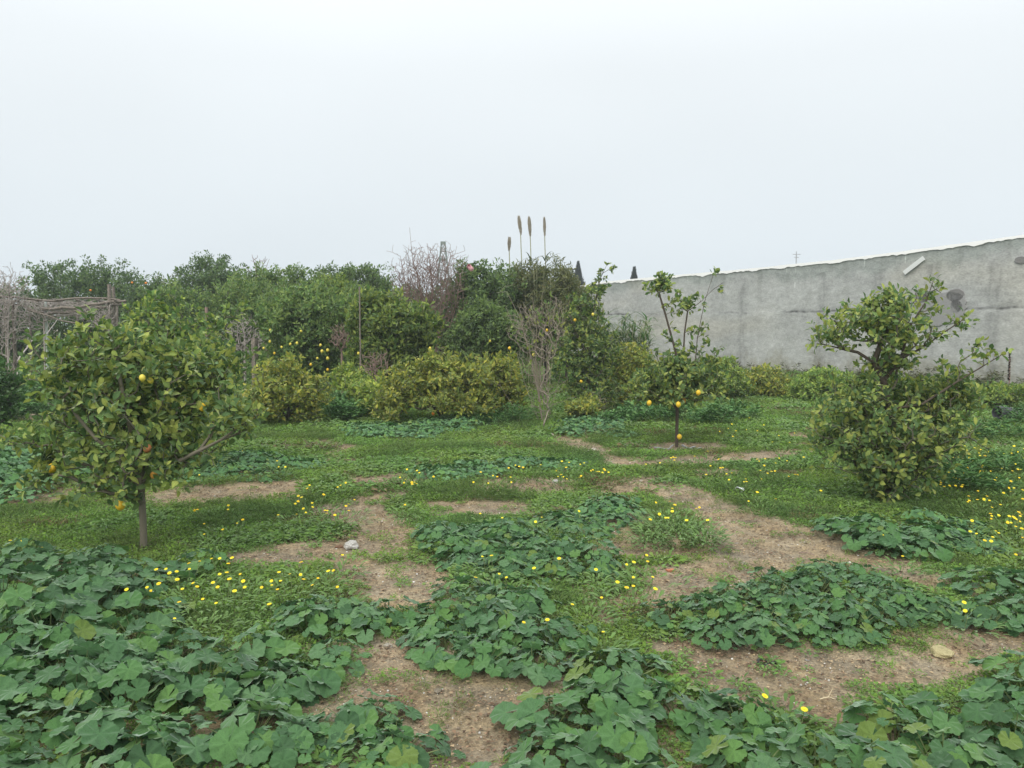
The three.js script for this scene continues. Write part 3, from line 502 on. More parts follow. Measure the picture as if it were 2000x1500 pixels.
  tree({ name: 'lemon_tree', seed: 14, foot: F, label: 'small lemon tree with straight trunk and tall thin shoots before the wall', asParts: true, leaf: 0.073, loose: 3, tpl: LEMON, deep: 0.0, tones: TONES.lemon, shell: 0.2, rough: 0.6, tips: 420, leaves: 11, stout: 0.022, twigRun: 0.22,
    wood: std([0.14, 0.115, 0.09], 0.95, { map: barkMap, bumpMap: barkMap, bumpScale: 0.005 }),
    limbs: [[F, at(1322, 840, D), at(1323, 800, D), at(1324, 770, D)], line(D, [1324, 770], [1328, 720], [1315, 670], [1300, 615], [1287, 572]), line(D, [1324, 770], [1334, 710], [1337, 650], [1343, 608]), line(D, [1324, 770], [1358, 710], [1362, 660], [1372, 630]), line(D, [1324, 770], [1300, 740, 0.1], [1280, 690, 0.1]), line(D, [1343, 608], [1368, 590], [1392, 566], [1412, 552]), line(D, [1362, 660], [1376, 590], [1392, 540])],
    blobs: [B(1322, 745, 68, 50, 0, 0.5), B(1275, 762, 48, 38, 0, 0.35), B(1375, 750, 50, 42, 0, 0.4), B(1335, 715, 45, 30, 0, 0.3), B(1345, 592, 24, 16, 0, 0.2), B(1290, 556, 24, 15, 0, 0.2)],
    shoots: [line(D, [1258, 558], [1268, 566], [1300, 542], [1310, 590], [1298, 596], [1318, 588]), line(D, [1395, 535], [1410, 566], [1375, 600], [1365, 582], [1325, 575], [1330, 605], [1320, 612]), line(D, [1380, 640], [1375, 655], [1362, 645], [1350, 650], [1380, 670], [1366, 690], [1355, 680]), line(D, [1300, 650], [1318, 640], [1310, 665], [1325, 672], [1308, 690], [1330, 690]), line(D, [1395, 690], [1412, 682], [1385, 705], [1270, 700], [1285, 690])],
    fruit: [[1268, 787, D - 0.4, 0.108], [1325, 790, D - 0.5, 0.112], [1364, 767, D - 0.5, 0.105], [1327, 853, D - 0.12, 0.11], [1336, 782, D - 0.3, 0.1, std([0.45, 0.25, 0.05], 0.6)]] });

  // low yellowish lemon bushes in front of the hedge
  const bush = (name, label, group, seed, blobs, depth, px, o = {}) => { const f = ground(px, depth); return tree({ name, label, group, seed, category: 'bush', foot: f, blobs, limbs: [[f, f.clone().setY(0.12), f.clone().add(V(0.02, 0.3, 0))], [f.clone().setY(0.1), f.clone().add(V(0.35, 0.5, 0.05))], [f.clone().setY(0.1), f.clone().add(V(-0.35, 0.5, 0.05))]], leaf: 0.09, tpl: OVATE, tones: TONES.yellow, rough: 0.6, loose: 4, tips: 300, leaves: 13, stout: 0.03, twigRun: 0.2, ...o }); };
  bush('lemon_bush', 'rounded yellow-green lemon bush just behind the dense bright lemon tree', null, 21, [blob(560, 770, 70, 55, 12.2, 0.55), blob(520, 780, 45, 45, 12.0, 0.4), blob(600, 775, 40, 50, 12.4, 0.4), blob(555, 725, 40, 25, 12.3, 0.3)], 12.3, 560, { tips: 320 });
  bush('lemon_bush', 'widest yellow-green lemon bush standing before the stake and brown shrub', null, 22, [blob(800, 755, 60, 45, 12.6, 0.5), blob(850, 735, 50, 40, 12.6, 0.5), blob(900, 745, 60, 45, 12.4, 0.5), blob(780, 770, 30, 30, 12.5, 0.3), blob(870, 720, 40, 25, 12.6, 0.4), blob(940, 760, 40, 45, 12.4, 0.4), blob(765, 788, 42, 28, 12.3, 0.35), blob(880, 785, 60, 20, 12.1, 0.25), blob(935, 792, 40, 22, 12.2, 0.3)], 12.8, 860, { tips: 600, fruit: [[846, 808, 12.2, 0.09, orangeSkin]] });
  bush('lemon_bush', 'golden-tipped lemon bush between the wide bush and the dry stems', null, 23, [blob(985, 745, 35, 50, 12.9, 0.4), blob(960, 720, 30, 30, 12.9, 0.3), blob(1000, 775, 28, 40, 12.8, 0.3)], 13, 985, { tips: 220 });
  bush('lemon_bush', 'golden yellow lemon bush at the foot of the reeds before the wall', null, 24, [blob(1235, 722, 50, 45, 15, 0.55), blob(1208, 755, 42, 42, 14.8, 0.45), blob(1262, 752, 38, 38, 15, 0.45)], 15, 1235, { tips: 420 });
  bush('lemon_bush', 'green lemon bush partly behind the small lemon tree by the wall', null, 25, [blob(1405, 738, 42, 38, 16, 0.5), blob(1435, 750, 32, 28, 16, 0.4)], 16, 1408, { tips: 300, tones: TONES.bright });
  bush('lemon_bush', 'yellowish low bush standing alone at the base of the wall', null, 26, [blob(1490, 752, 40, 32, 17, 0.5), blob(1522, 764, 28, 22, 17, 0.35)], 17, 1495, { tips: 300 });
  bush('lemon_bush', 'low olive-green bush by the wall beside the umbrella-topped tree', null, 27, [blob(1600, 760, 46, 34, 16, 0.5), blob(1632, 748, 30, 28, 16, 0.35), blob(1560, 770, 26, 20, 16.3, 0.3)], 16.2, 1605, { tips: 330, tones: TONES.mid, hue: [1.5, 1.4, 1.1] });
  bush('lemon_bush', 'low sprawling bush along the foot of the wall past the umbrella-topped tree', null, 28, [blob(1930, 775, 50, 16, 14.5, 0.4), blob(1985, 765, 40, 14, 14.5, 0.3), blob(1870, 790, 40, 20, 14, 0.3)], 14.6, 1930, { tips: 200, tones: TONES.bright });
  bush('lemon_bush', 'small yellow-leaved bush at the feet of the tall lemon tree', null, 29, [blob(1135, 798, 30, 14, 12.6, 0.3), blob(1150, 790, 20, 10, 12.7, 0.25)], 12.7, 1140, { tips: 90 });
  bush('lemon_bush', 'small yellow bush in the gap between two rounded lemon bushes', null, 30, [blob(675, 735, 26, 25, 14.5, 0.3), blob(700, 760, 30, 35, 13.6, 0.3), blob(730, 775, 34, 32, 13, 0.35)], 13.6, 690, { tips: 220, tones: TONES.mid, hue: [1.7, 1.45, 1] });
  bush('weed_bush', 'dark weedy bush at the foot of the leaning dead branches', null, 31, [blob(5, 770, 25, 50, 9.5, 0.4), blob(-40, 760, 50, 60, 9.5, 0.5)], 9.5, -20, { tips: 150, tones: TONES.weed, mat: plainLeaf });

  // taller lemon tree between reeds and dry stems
  D = 14; F = ground(1150, D);
  tree({ name: 'lemon_tree', seed: 15, foot: F, label: 'tall lemon tree with pale topmost shoot beside the end of the wall', leaf: 0.09, tpl: OVATE, rough: 0.55, tones: TONES.lemon, hue: [0.85, 0.88, 0.85], tips: 560, leaves: 10, stout: 0.06, twigRun: 0.22, limbs: [[F, at(1148, 780, D), at(1150, 700, D), at(1152, 640, D)], line(D, [1152, 640], [1165, 580], [1172, 545], [1183, 522]), line(D, [1150, 700], [1120, 640], [1110, 600]), line(D, [1150, 720], [1190, 670], [1200, 640])],
    blobs: [[1150, 690, 40, 70, 0.5], [1145, 610, 32, 45, 0.4], [1180, 690, 36, 45, 0.4], [1112, 700, 36, 60, 0.4], [1160, 760, 55, 35, 0.5], [1165, 565, 18, 20, 0.22]].map((q) => blob(q[0], q[1], q[2], q[3], D, q[4])),
    shoots: [line(D, [1185, 518], [1176, 530], [1195, 528], [1183, 545], [1170, 548], [1188, 560], [1200, 525], [1172, 535])], fruit: [[1158, 614, D - 0.5, 0.09, paleLemonSkin], [1123, 625, D - 0.45, 0.09], [1068, 645, D - 0.2, 0.09], [1135, 745, D - 0.6, 0.09], [995, 680, 13, 0.09], [1042, 693, 13, 0.09, paleLemonSkin]] });

  // the citrus hedge behind
  const citrus = (label, seed, depth, px, blobs, o = {}) => { const f = ground(px, depth), bl = blobs.map(([x, y, rx, ry, dz = 0]) => blob(x, y, rx * 1.12, ry * 1.08, depth + dz)); const mid = bl[0].c; return tree({ name: 'citrus_tree', label, group: null, seed, foot: f, blobs: bl, limbs: [[f, f.clone().add(V(0.05, 0.5, 0)), V(lerp(f.x, mid.x, 0.5), Math.min(1.1, mid.y), f.z)], ...bl.slice(0, 4).map((b) => [V(f.x, 0.6, f.z), f.clone().lerp(b.c, 0.6).setY(lerp(0.7, b.c.y, 0.6)), b.c.clone()])], leaf: 0.1, rough: 0.5, sides: 3, loose: 10, tips: 420, leaves: 29, stout: 0.08, twigRun: 0.22, tones: TONES.dark, ...o }); };
  citrus('dark green orange tree with wide crown behind the pergola', 41, 26, 165, [[165, 560, 85, 45], [120, 545, 45, 28], [205, 550, 45, 32], [160, 600, 95, 45], [160, 650, 90, 50]], { tips: 640, fruit: [[177, 567, 24.4, 0.1, orangeSkin, 'orange'], [100, 590, 24.5, 0.1, orangeSkin, 'orange'], [205, 640, 24.5, 0.1, orangeSkin, 'orange']] });
  citrus('dark orange tree in the hedge between the pergola and the tall round crown', 42, 25.5, 285, [[285, 590, 60, 42], [265, 570, 30, 20], [310, 580, 35, 26], [290, 650, 70, 55]], { tips: 430, fruit: [[285, 553, 24.6, 0.11, orangeSkin, 'orange'], [258, 552, 24.7, 0.1, orangeSkin, 'orange'], [395, 585, 24, 0.1, orangeSkin, 'orange']] });
  citrus('pale loose-leaved young tree showing its tip above the hedge', 43, 28, 325, [[325, 560, 26, 20], [318, 590, 30, 30]], { tips: 110, leaves: 8, tones: TONES.pale });
  citrus('tall round dark citrus tree of the hedge', 44, 25, 415, [[415, 555, 55, 48], [440, 545, 35, 30], [390, 545, 30, 35], [410, 620, 70, 50], [420, 670, 70, 40]], { tips: 620 });
  citrus('light green citrus tree under the bare branches of the hedge', 45, 24, 545, [[545, 575, 55, 45], [575, 550, 35, 28], [510, 560, 35, 32], [500, 610, 55, 40], [560, 640, 70, 50]], { tips: 560, tones: TONES.mid, fruit: [[505, 597, 22.8, 0.11, orangeSkin, 'orange'], [497, 600, 22.8, 0.09, orangeSkin, 'orange']] });
  citrus('dark broad citrus tree beside the brown bare shrub', 46, 24.5, 690, [[690, 575, 70, 48], [655, 555, 45, 28], [725, 555, 42, 28], [690, 640, 80, 50]], { tips: 620, hue: [1.15, 1.1, 1] });
  citrus('mid green lemon tree hung with many yellow lemons', 47, 17.5, 600, [[600, 630, 85, 60], [550, 620, 45, 45], [640, 640, 50, 55], [600, 690, 75, 40]], { tips: 560, leaf: 0.12, tones: TONES.mid, fruit: [[528, 645, 16.4, 0.1, paleLemonSkin], [527, 667, 16.4, 0.1, paleLemonSkin], [515, 680, 16.4, 0.09, paleLemonSkin], [567, 672, 16.3, 0.09, paleLemonSkin], [580, 670, 16.3, 0.1, paleLemonSkin], [550, 678, 16.3, 0.09, paleLemonSkin], [536, 690, 16.3, 0.09], [626, 674, 16.3, 0.1, paleLemonSkin], [629, 686, 16.2, 0.12, paleLemonSkin], [640, 684, 16.2, 0.12, paleLemonSkin], [640, 700, 16.2, 0.12, paleLemonSkin], [607, 712, 16, 0.1], [588, 647, 16.3, 0.09, paleLemonSkin], [640, 722, 16, 0.1], [620, 700, 16.1, 0.09, paleLemonSkin], [575, 705, 16.1, 0.09]] });
  citrus('yellow-green lemon tree with the thin stake against the brown shrub', 48, 15.5, 765, [[765, 645, 65, 50], [730, 620, 38, 40], [800, 640, 45, 45], [770, 700, 70, 40]], { tips: 520, leaf: 0.12, tones: TONES.bright, hue: [0.85, 0.85, 0.85], fruit: [[700, 690, 14.8, 0.09, paleLemonSkin], [840, 680, 14.8, 0.09, paleLemonSkin]] });
  const roseBush = citrus('dark dense shrub with a single pink rose at its top', 49, 19, 945, [[945, 590, 55, 60], [915, 550, 30, 30], [970, 555, 35, 30], [940, 660, 60, 50], [900, 630, 30, 50]], { name: 'rose_bush', tips: 560, tones: TONES.dark, hue: [1.15, 1.1, 1.05] });
  citrus('dark citrus tree with green tips below the rose shrub', 50, 15.5, 945, [[945, 645, 50, 45], [920, 680, 45, 40], [985, 660, 40, 45]], { tips: 400, tones: TONES.dark, hue: [1.15, 1.08, 0.95], fruit: [[957, 666, 14.8, 0.085, paleLemonSkin]] });
  citrus('olive-toned shrub mass under the tall reed plumes', 51, 19.5, 1065, [[1065, 590, 60, 50], [1035, 550, 35, 32], [1095, 550, 32, 30], [1060, 650, 65, 50]], { tips: 560, tones: TONES.olive, hue: [1.2, 1.2, 1.1], tpl: NARROW, leaf: 0.13, category: 'bush' });
  for (const [i, [px, top, rx, d]] of [[-60, 560, 80, 27], [30, 560, 60, 28], [230, 570, 70, 32], [370, 560, 60, 32], [480, 545, 60, 31], [620, 545, 60, 31], [770, 560, 60, 30], [860, 565, 60, 30], [1000, 570, 60, 30]].entries()) citrus('dark orchard tree in the row behind the citrus hedge', 60 + i, d, px, [[px, top + 45, rx, 45], [px, top + 85, rx * 1.1, 45]], { tips: 360, leaves: 17, group: 'orchard trees behind the hedge', leaf: 0.16 }).userData.group = 'orchard trees behind the hedge';

  citrus('mid green citrus tree filling the hedge above the bramble gap', 71, 21.5, 475, [[475, 590, 62, 42], [440, 620, 50, 42], [500, 640, 55, 45]], { tips: 420, tones: TONES.mid });
  citrus('olive green citrus tree of the hedge behind the dense bright lemon tree', 72, 20.5, 345, [[345, 600, 58, 36], [310, 630, 45, 40], [380, 635, 55, 45]], { tips: 420, tones: TONES.mid, hue: [0.9, 0.92, 0.9] });
  citrus('bright citrus tree in the hedge between the lemon-laden tree and the stake', 73, 20, 665, [[665, 600, 55, 42], [640, 580, 35, 28], [690, 630, 50, 45]], { tips: 380, tones: TONES.bright, hue: [0.9, 0.9, 0.9] });
  citrus('shaggy green shrub at the far end of the wall', 74, 22, 1105, [[1105, 595, 40, 42], [1130, 620, 34, 45], [1090, 640, 45, 45]], { tips: 330, tones: TONES.olive, category: 'bush' });
  citrus('green shrub between the rose shrub and the reeds', 75, 20.5, 1005, [[1005, 585, 40, 48], [1000, 640, 45, 50]], { tips: 330, tones: TONES.mid, category: 'bush' });
  // pink rose on the shrub
  const rp = at(918, 522, 18.3).sub(roseBush.position), petals = [];
  for (let i = 0; i < 16; i++) { const a = i * 2.4, g = new THREE.SphereGeometry(0.07, 8, 5, 0, 2.2, 0.2, 1.3); g.rotateX(0.5 + 0.03 * i); g.rotateY(a); g.translate(Math.cos(a) * 0.028, -0.002 * i, Math.sin(a) * 0.028); petals.push(g); }
  const rose = part('rose', mergeGeometries(petals), std([0.75, 0.38, 0.42], 0.8, { side: THREE.DoubleSide }), roseBush); rose.position.copy(rp); rose.rotation.set(0.9, 0, 0.2);
}

// ---------------------------------------------------------------- bare shrubs, dry vines, pergola
function bareShrub(name, label, category, seed, foot, limbs, blobs, n, wood, o = {}) {
  const R = rng(seed), root = thing(name, label, category, foot, o.group), pts = [...fill(R, blobs, n, o.shell ?? 0.1, 0.3), ...(o.shoots ?? [])];
  const { nodes, tips } = grow(R, limbs, pts, { thin: o.thin ?? 0.004, power: o.power ?? 0.33, sag: o.sag ?? 0.1, most: o.stout ?? 0.03, rise: o.rise ?? 0.6, bow: 0.07 });
  for (const q of nodes) q.p.sub(foot);
  part('stems', branchGeo(nodes, 5, 0, (q) => q.limb), wood, root);
  part('twigs', branchGeo(nodes, 3, 0, (q) => !q.limb), wood, root, 'stuff');
  if (o.leaves) { const f = new Foliage(); for (const t of tips) if (R() < o.leaves) { const q = nodes[t].p, c = pick(R, o.tones); for (let i = 0; i < 4; i++) f.add(pick(R, KITE), leafMatrix(q.clone().add(ball(R).multiplyScalar(0.04)), ball(R).add(UP).normalize(), ball(R), rnd(R, 0.04, 0.09)), c); } if (!f.empty) part('foliage', f.build(), plainLeaf, root, 'stuff'); }
  return root;
}
function drySet() {
  let D = 18.5, f = ground(845, D);
  const fan = (px, D2, list) => list.map((l) => l.map(([x, y, q]) => at(x, y, D2 + (q ?? 0))));
  bareShrub('bare_shrub', 'large brown leafless shrub with whippy twigs above the citrus hedge', 'shrub', 101, f, [[f, f.clone().add(V(0, 0.3, 0))], ...fan(0, D, [[[845, 735], [840, 660], [825, 580], [805, 500], [800, 446]], [[845, 735], [855, 650], [865, 560], [880, 500]], [[845, 735], [815, 650], [795, 570], [782, 500]], [[845, 735], [870, 670], [890, 600], [900, 540]], [[845, 735], [845, 640], [845, 560], [835, 480]]])],
    [blob(835, 585, 62, 60, D, 0.75), blob(850, 650, 48, 55, D, 0.6), blob(800, 560, 40, 50, D, 0.5), blob(875, 570, 36, 55, D, 0.5), blob(840, 525, 66, 48, D, 0.6)], 8000, brownTwig, { thin: 0.0038, power: 0.2, sag: 0.05, shoots: [[755, 490], [768, 478], [780, 500], [800, 444], [812, 470], [852, 488], [880, 478], [892, 480], [908, 490], [900, 505], [870, 470], [835, 475], [760, 520], [790, 515], [915, 498], [865, 490], [845, 480]].map(([x, y]) => at(x, y, D)) });
  bareShrub('bare_tree', 'thin leafless treetop sticking out above the light green citrus tree', 'tree', 102, ground(503, 27), [[ground(503, 27), at(503, 600, 27), at(505, 545, 27)], ...fan(0, 27, [[[505, 560], [498, 520], [492, 497]], [[505, 560], [512, 520], [522, 505]]])], [blob(503, 522, 26, 24, 27, 0.5)], 60, brownTwig, { thin: 0.006, shell: 0.5 });
  D = 12.4; f = grounded(site(1062, 838));
  bareShrub('dry_shrub', 'tall dry grey-brown multi-stemmed shrub rising from bare soil', 'shrub', 103, f, [[f, f.clone().add(V(0, 0.15, 0))], ...fan(0, D, [[[1060, 830], [1050, 760], [1035, 690], [1015, 620], [990, 570]], [[1062, 830], [1062, 750], [1060, 660], [1058, 580]], [[1064, 830], [1072, 760], [1080, 690], [1100, 620]], [[1056, 830], [1040, 790], [1022, 740], [1010, 690]], [[1066, 830], [1082, 780], [1095, 730]], [[1061, 830], [1046, 720], [1048, 640], [1040, 580]], [[1063, 830], [1068, 720], [1066, 640], [1078, 570]], [[1058, 830], [1052, 740], [1042, 660], [1022, 590]]])],
    [blob(1050, 690, 40, 55, D, 0.35), blob(1060, 770, 34, 45, D, 0.3), blob(1020, 640, 36, 50, D, 0.4), blob(1080, 630, 32, 55, D, 0.35), blob(1045, 615, 42, 25, D, 0.35)], 1100, dryTwig, { thin: 0.0026, power: 0.26, stout: 0.012, sag: 0.06, leaves: 0.04, tones: TONES.lemon, shoots: [[985, 560], [970, 572], [1005, 555], [1110, 740], [1125, 775], [1105, 735], [960, 745], [975, 740], [1000, 790], [1100, 600]].map(([x, y]) => at(x, y, D - 0.2)) });
  D = 13; f = ground(1165, 12.8);
  bareShrub('dry_weed', 'low tangle of dry stalks beside the grey multi-stemmed shrub', 'weed', 104, grounded(site(1165, 812)), [[grounded(site(1165, 812)), at(1165, 795, 12.9)]], [blob(1160, 785, 32, 22, 12.9, 0.3)], 90, dryTwig, { thin: 0.003 });
  D = 19; f = ground(478, D);
  bareShrub('bramble_thicket', 'grey-brown bramble thicket in the dark gap of the hedge', 'thicket', 105, f, [[f, at(478, 690, D), at(478, 650, D)]], [blob(475, 650, 36, 38, D, 0.5), blob(510, 665, 28, 32, D, 0.4), blob(450, 680, 26, 28, D, 0.4)], 620, paleTwig, { thin: 0.0045, shell: 0.2 });
  bareShrub('dry_bush', 'small grey twiggy bush inside the hedge behind the stake', 'bush', 106, ground(668, 16.3), [[ground(668, 16.3), at(668, 690, 16.3)]], [blob(668, 655, 28, 28, 16.3, 0.35)], 330, brownTwig, { thin: 0.004 });
  bareShrub('dry_bush', 'small brown twiggy bush rising behind the wide yellow-green bush', 'bush', 107, ground(735, 13.4), [[ground(735, 13.4), at(735, 740, 13.4)]], [blob(735, 710, 32, 28, 13.4, 0.3)], 300, brownTwig, { thin: 0.0035 });

  // pergola of crooked poles
  const P0 = ground(120, 20.5), per = thing('pergola', 'rickety pergola of crooked grey poles with hanging dry vines', 'pergola', P0), R = rng(201);
  const pole = (name, pts, r, mat = greyWood, wob = 0.02) => { const l = bendy(R, pts, 10, wob).map((p) => p.sub(P0)), k = l.length; part(name, tube(l, l.map((_, i) => r * 0.74 * lerp(1.12, 0.85, i / (k - 1))), 7), mat, per); };
  const post = (px, top, d, r, mat) => { const a = ground(px, d), b = at(px, top, d); pole('post', [a.clone().setY(-0.2), a.clone().lerp(b, 0.5).add(V(0.03, 0, 0)), b], r, mat, 0.008); };
  const paintPost = std([0.5, 0.56, 0.52], 0.8);
  post(213, 555, 20, 0.075); post(221, 560, 20.25, 0.06); post(89, 588, 20.2, 0.05, paintPost); post(57, 606, 21, 0.045); post(25, 590, 20, 0.06); post(150, 590, 23.2, 0.05); post(228, 590, 23, 0.05); post(10, 590, 23, 0.05);
  const Lz = (d, ...p) => p.map(([x, y]) => at(x, y, d));
  pole('beam', Lz(20, [-30, 578], [40, 581], [105, 587], [160, 582], [235, 586]), 0.04); pole('beam', Lz(19.9, [80, 603], [150, 600], [205, 592], [246, 588]), 0.05); pole('beam', Lz(20.1, [90, 613], [150, 609], [200, 600], [246, 594]), 0.045); pole('beam', Lz(23, [-20, 585], [80, 590], [235, 592]), 0.045);
  for (const [a, b] of [[-10, 5], [30, 45], [70, 85], [110, 125], [150, 165], [190, 205], [225, 232]]) pole('cross_pole', [at(a, 586, 19.8), at((a + b) / 2, 588, 21.5), at(b, 590, 23.3)], 0.03);
  pole('brace', Lz(19.8, [55, 604], [120, 625], [212, 646]), 0.028); pole('brace', Lz(19.9, [20, 590], [60, 604], [85, 610]), 0.025);
  const vine = (label, seed, foot, limbs, blobs, n, o = {}) => bareShrub('dry_vine', label, 'vine', seed, foot, limbs, blobs, n, paleTwig, { thin: 0.0048, power: 0.25, stout: 0.02, rise: -0.1, ...o });
  f = ground(15, 19.6); vine('thick grey dry vine smothering the near corner of the pergola', 202, f, [[f, at(15, 660, 19.6), at(18, 580, 19.6), at(20, 540, 19.6)]], [blob(10, 610, 46, 70, 19.6, 0.7), blob(20, 560, 40, 40, 19.6, 0.5), blob(-50, 600, 60, 90, 19.6, 0.8)], 2400, { shoots: [[20, 512], [46, 530], [5, 520], [-20, 530], [40, 545]].map(([x, y]) => at(x, y, 19.6)) });
  f = ground(216, 19.7); vine('grey dry vine wound round the tall end posts of the pergola', 203, f, [[f, at(212, 660, 19.8), at(214, 600, 19.8)]], [blob(214, 620, 15, 40, 19.8, 0.2), blob(195, 620, 25, 22, 19.8, 0.25), blob(170, 612, 50, 16, 20.2, 0.5)], 900);
  f = ground(86, 19.9); vine('dry vine twigs matted along the pergola roof', 204, f, [[f, at(86, 640, 20), at(86, 605, 20)]], [blob(85, 606, 42, 22, 20, 0.5), blob(140, 608, 40, 12, 20.5, 0.6), blob(50, 620, 26, 30, 20, 0.4), blob(110, 592, 120, 9, 21, 1.2)], 1700);
  // leaning dead branches
  const limb = (label, pts, r) => { const base = pts[0].clone(), l = bendy(R, pts, 12, 0.015).map((p) => p.sub(base)), g = [tube(l, l.map((_, i) => r * (1 - 0.6 * i / 12)), 6)]; for (const i of [5, 8, 10]) { const d = V(rnd(R, -0.4, 0.4), rnd(R, 0.1, 0.5), rnd(R, -0.2, 0.2)); g.push(tube([l[i], l[i].clone().addScaledVector(d, 0.4), l[i].clone().add(d)], [r * 0.4, r * 0.3, r * 0.12], 5)); } solo('dead_branch', mergeGeometries(g), paleTwig, base, label, 'branch'); };
  limb('long dead branch leaning up against the pale post of the pergola', [grounded(site(-15, 760)), at(30, 712, 13.5), at(60, 668, 15), at(90, 652, 17), at(112, 624, 19)], 0.017);
  limb('short dead branch leaning in the weeds before the pergola', [grounded(site(16, 762)), at(30, 738, 12), at(46, 712, 12.5), at(62, 700, 13)], 0.012);
  // stakes and old posts in the hedge
  const stake = (name, label, px, top, d, r, mat) => { const a = ground(px, d), b = at(px + 1, top, d).sub(a); solo(name, tube(bendy(R, [V(0, -0.2, 0), b.clone().multiplyScalar(0.5).add(V(0.015, 0, 0)), b], 6, 0.006), r, 6), mat ?? greyWood, a, label, 'stake'); };
  stake('stake', 'thin grey stake standing up through the yellow-green lemon tree', 701, 560, 14.4, 0.014); stake('stake', 'rusty brown stake behind the dense bright lemon tree', 402, 600, 16, 0.035, brownTwig); stake('old_post', 'short pale weathered post in the bramble gap', 496, 660, 18.2, 0.09, greyWood); stake('old_post', 'thin pale post beside the short weathered post', 520, 670, 18.2, 0.04, greyWood);
}

// ---------------------------------------------------------------- reeds
function reeds() {
  const plumeGeo = (seed, L, w) => { const R = rng(seed), f = new Foliage(); for (let i = 0; i < 420; i++) { const t = R(), r = w * Math.pow(Math.sin(Math.PI * clamp(0.06 + 0.94 * t, 0, 1)), 0.75), a = R() * 6.28, p = V(Math.cos(a) * r * 0.35, t * L * 0.9, Math.sin(a) * r * 0.35), d = V(Math.cos(a) * 0.3, 1, Math.sin(a) * 0.3).normalize(), v = rnd(R, 0.75, 1.2); f.add(pick(R, NARROW), leafMatrix(p, d, V(Math.cos(a), 0.1, Math.sin(a)), rnd(R, 0.07, 0.17) * (0.45 + r / w * 0.6)), [0.5 * v, 0.46 * v, 0.37 * v]); } return f.build(); };
  const plume = leafMat(null, { transmission: 0.35, roughness: 0.95 }), culm = std([0.3, 0.3, 0.17], 0.8);
  for (const [k, [px, y0, y1, d, tx, w, label]] of [[1018, 422, 460, 19.5, 1013, 0.045, 'tall reed with broad plume leaning over the shrub mass'], [1036, 423, 464, 19.6, 1033, 0.042, 'tall reed with broad plume in the middle of the row of reeds'], [1064, 425, 463, 19.8, 1063, 0.018, 'tall reed with slender narrow plume'], [994, 466, 492, 19.2, 995, 0.036, 'short reed with tufted plume below the others']].entries()) {
    const R = rng(300 + k), f = ground(px + 2, d), root = thing('giant_reed', label, 'reed', f), top = at(px, y1, d).sub(f), tip = at(tx, y0, d).sub(f), l = tip.distanceTo(top);
    part('stem', tube(bendy(R, [V(0, -0.1, 0), top.clone().multiplyScalar(0.6).add(V(0.03, 0, 0)), top.clone().lerp(tip, 0.3)], 8, 0.004), 0.011, 6), culm, root);
    const p = part('plume', plumeGeo(310 + k, l, w), plume, root); p.position.copy(top); p.quaternion.setFromUnitVectors(UP, tip.clone().sub(top).normalize());
    const lf = new Foliage(); for (let i = 0; i < 12; i++) { const a = R() * 6.28, h = lerp(0.45, 0.85, R()) * top.y, s = rnd(R, 0.35, 0.65); lf.add(pick(R, BLADE), leafMatrix(V(top.x * h / top.y, h, 0), V(Math.cos(a) * 0.8, 1, Math.sin(a) * 0.8).normalize(), V(-Math.cos(a), 0.8, -Math.sin(a)).normalize(), s), pick(R, TONES.reed)); }
    part('leaves', lf.build(), plainLeaf, root, 'stuff');
  }
  const clump = (label, seed, foot, pts, n, len, tones) => { const R = rng(seed), root = thing('reed_clump', label, 'reed', foot), f = new Foliage(), g = []; for (const p of pts) { const q = p.clone().sub(foot), b = V(q.x * 0.7 + rnd(R, -0.1, 0.1), 0, q.z * 0.7 + rnd(R, -0.1, 0.1)); g.push(tube([b, b.clone().lerp(q, 0.5), q], [0.009, 0.008, 0.004], 5)); for (let i = 0; i < n; i++) { const t = lerp(0.35, 1, R()), a = R() * 6.28, d = V(Math.cos(a) * 0.8, 1, Math.sin(a) * 0.8).normalize(); f.add(pick(R, BLADE), leafMatrix(b.clone().lerp(q, t), d, V(-Math.cos(a), 0.8, -Math.sin(a)).normalize(), rnd(R, 0.6, 1.1) * len), pick(R, tones).map((c) => c * rnd(R, 0.8, 1.2))); } } part('stems', mergeGeometries(g), culm, root); part('leaves', f.build(), plainLeaf, root, 'stuff'); };
  const R = rng(330);
  clump('leafy green reed clump in front of the wall beside the tall lemon tree', 331, ground(1215, 18.5), Array.from({ length: 90 }, () => at(rnd(R, 1170, 1272), rnd(R, 612, 670), 18.5 + rnd(R, -0.5, 0.5))), 11, 0.5, TONES.reed.map((c) => [c[0] * 1.15, c[1] * 1.4, c[2] * 1.05]));
  clump('reed leaves sprouting from the top of the olive shrub mass', 332, ground(1050, 19.4), Array.from({ length: 26 }, () => at(rnd(R, 1020, 1085), rnd(R, 512, 560), 19.4 + rnd(R, -0.4, 0.4))), 8, 0.4, TONES.reed);
}

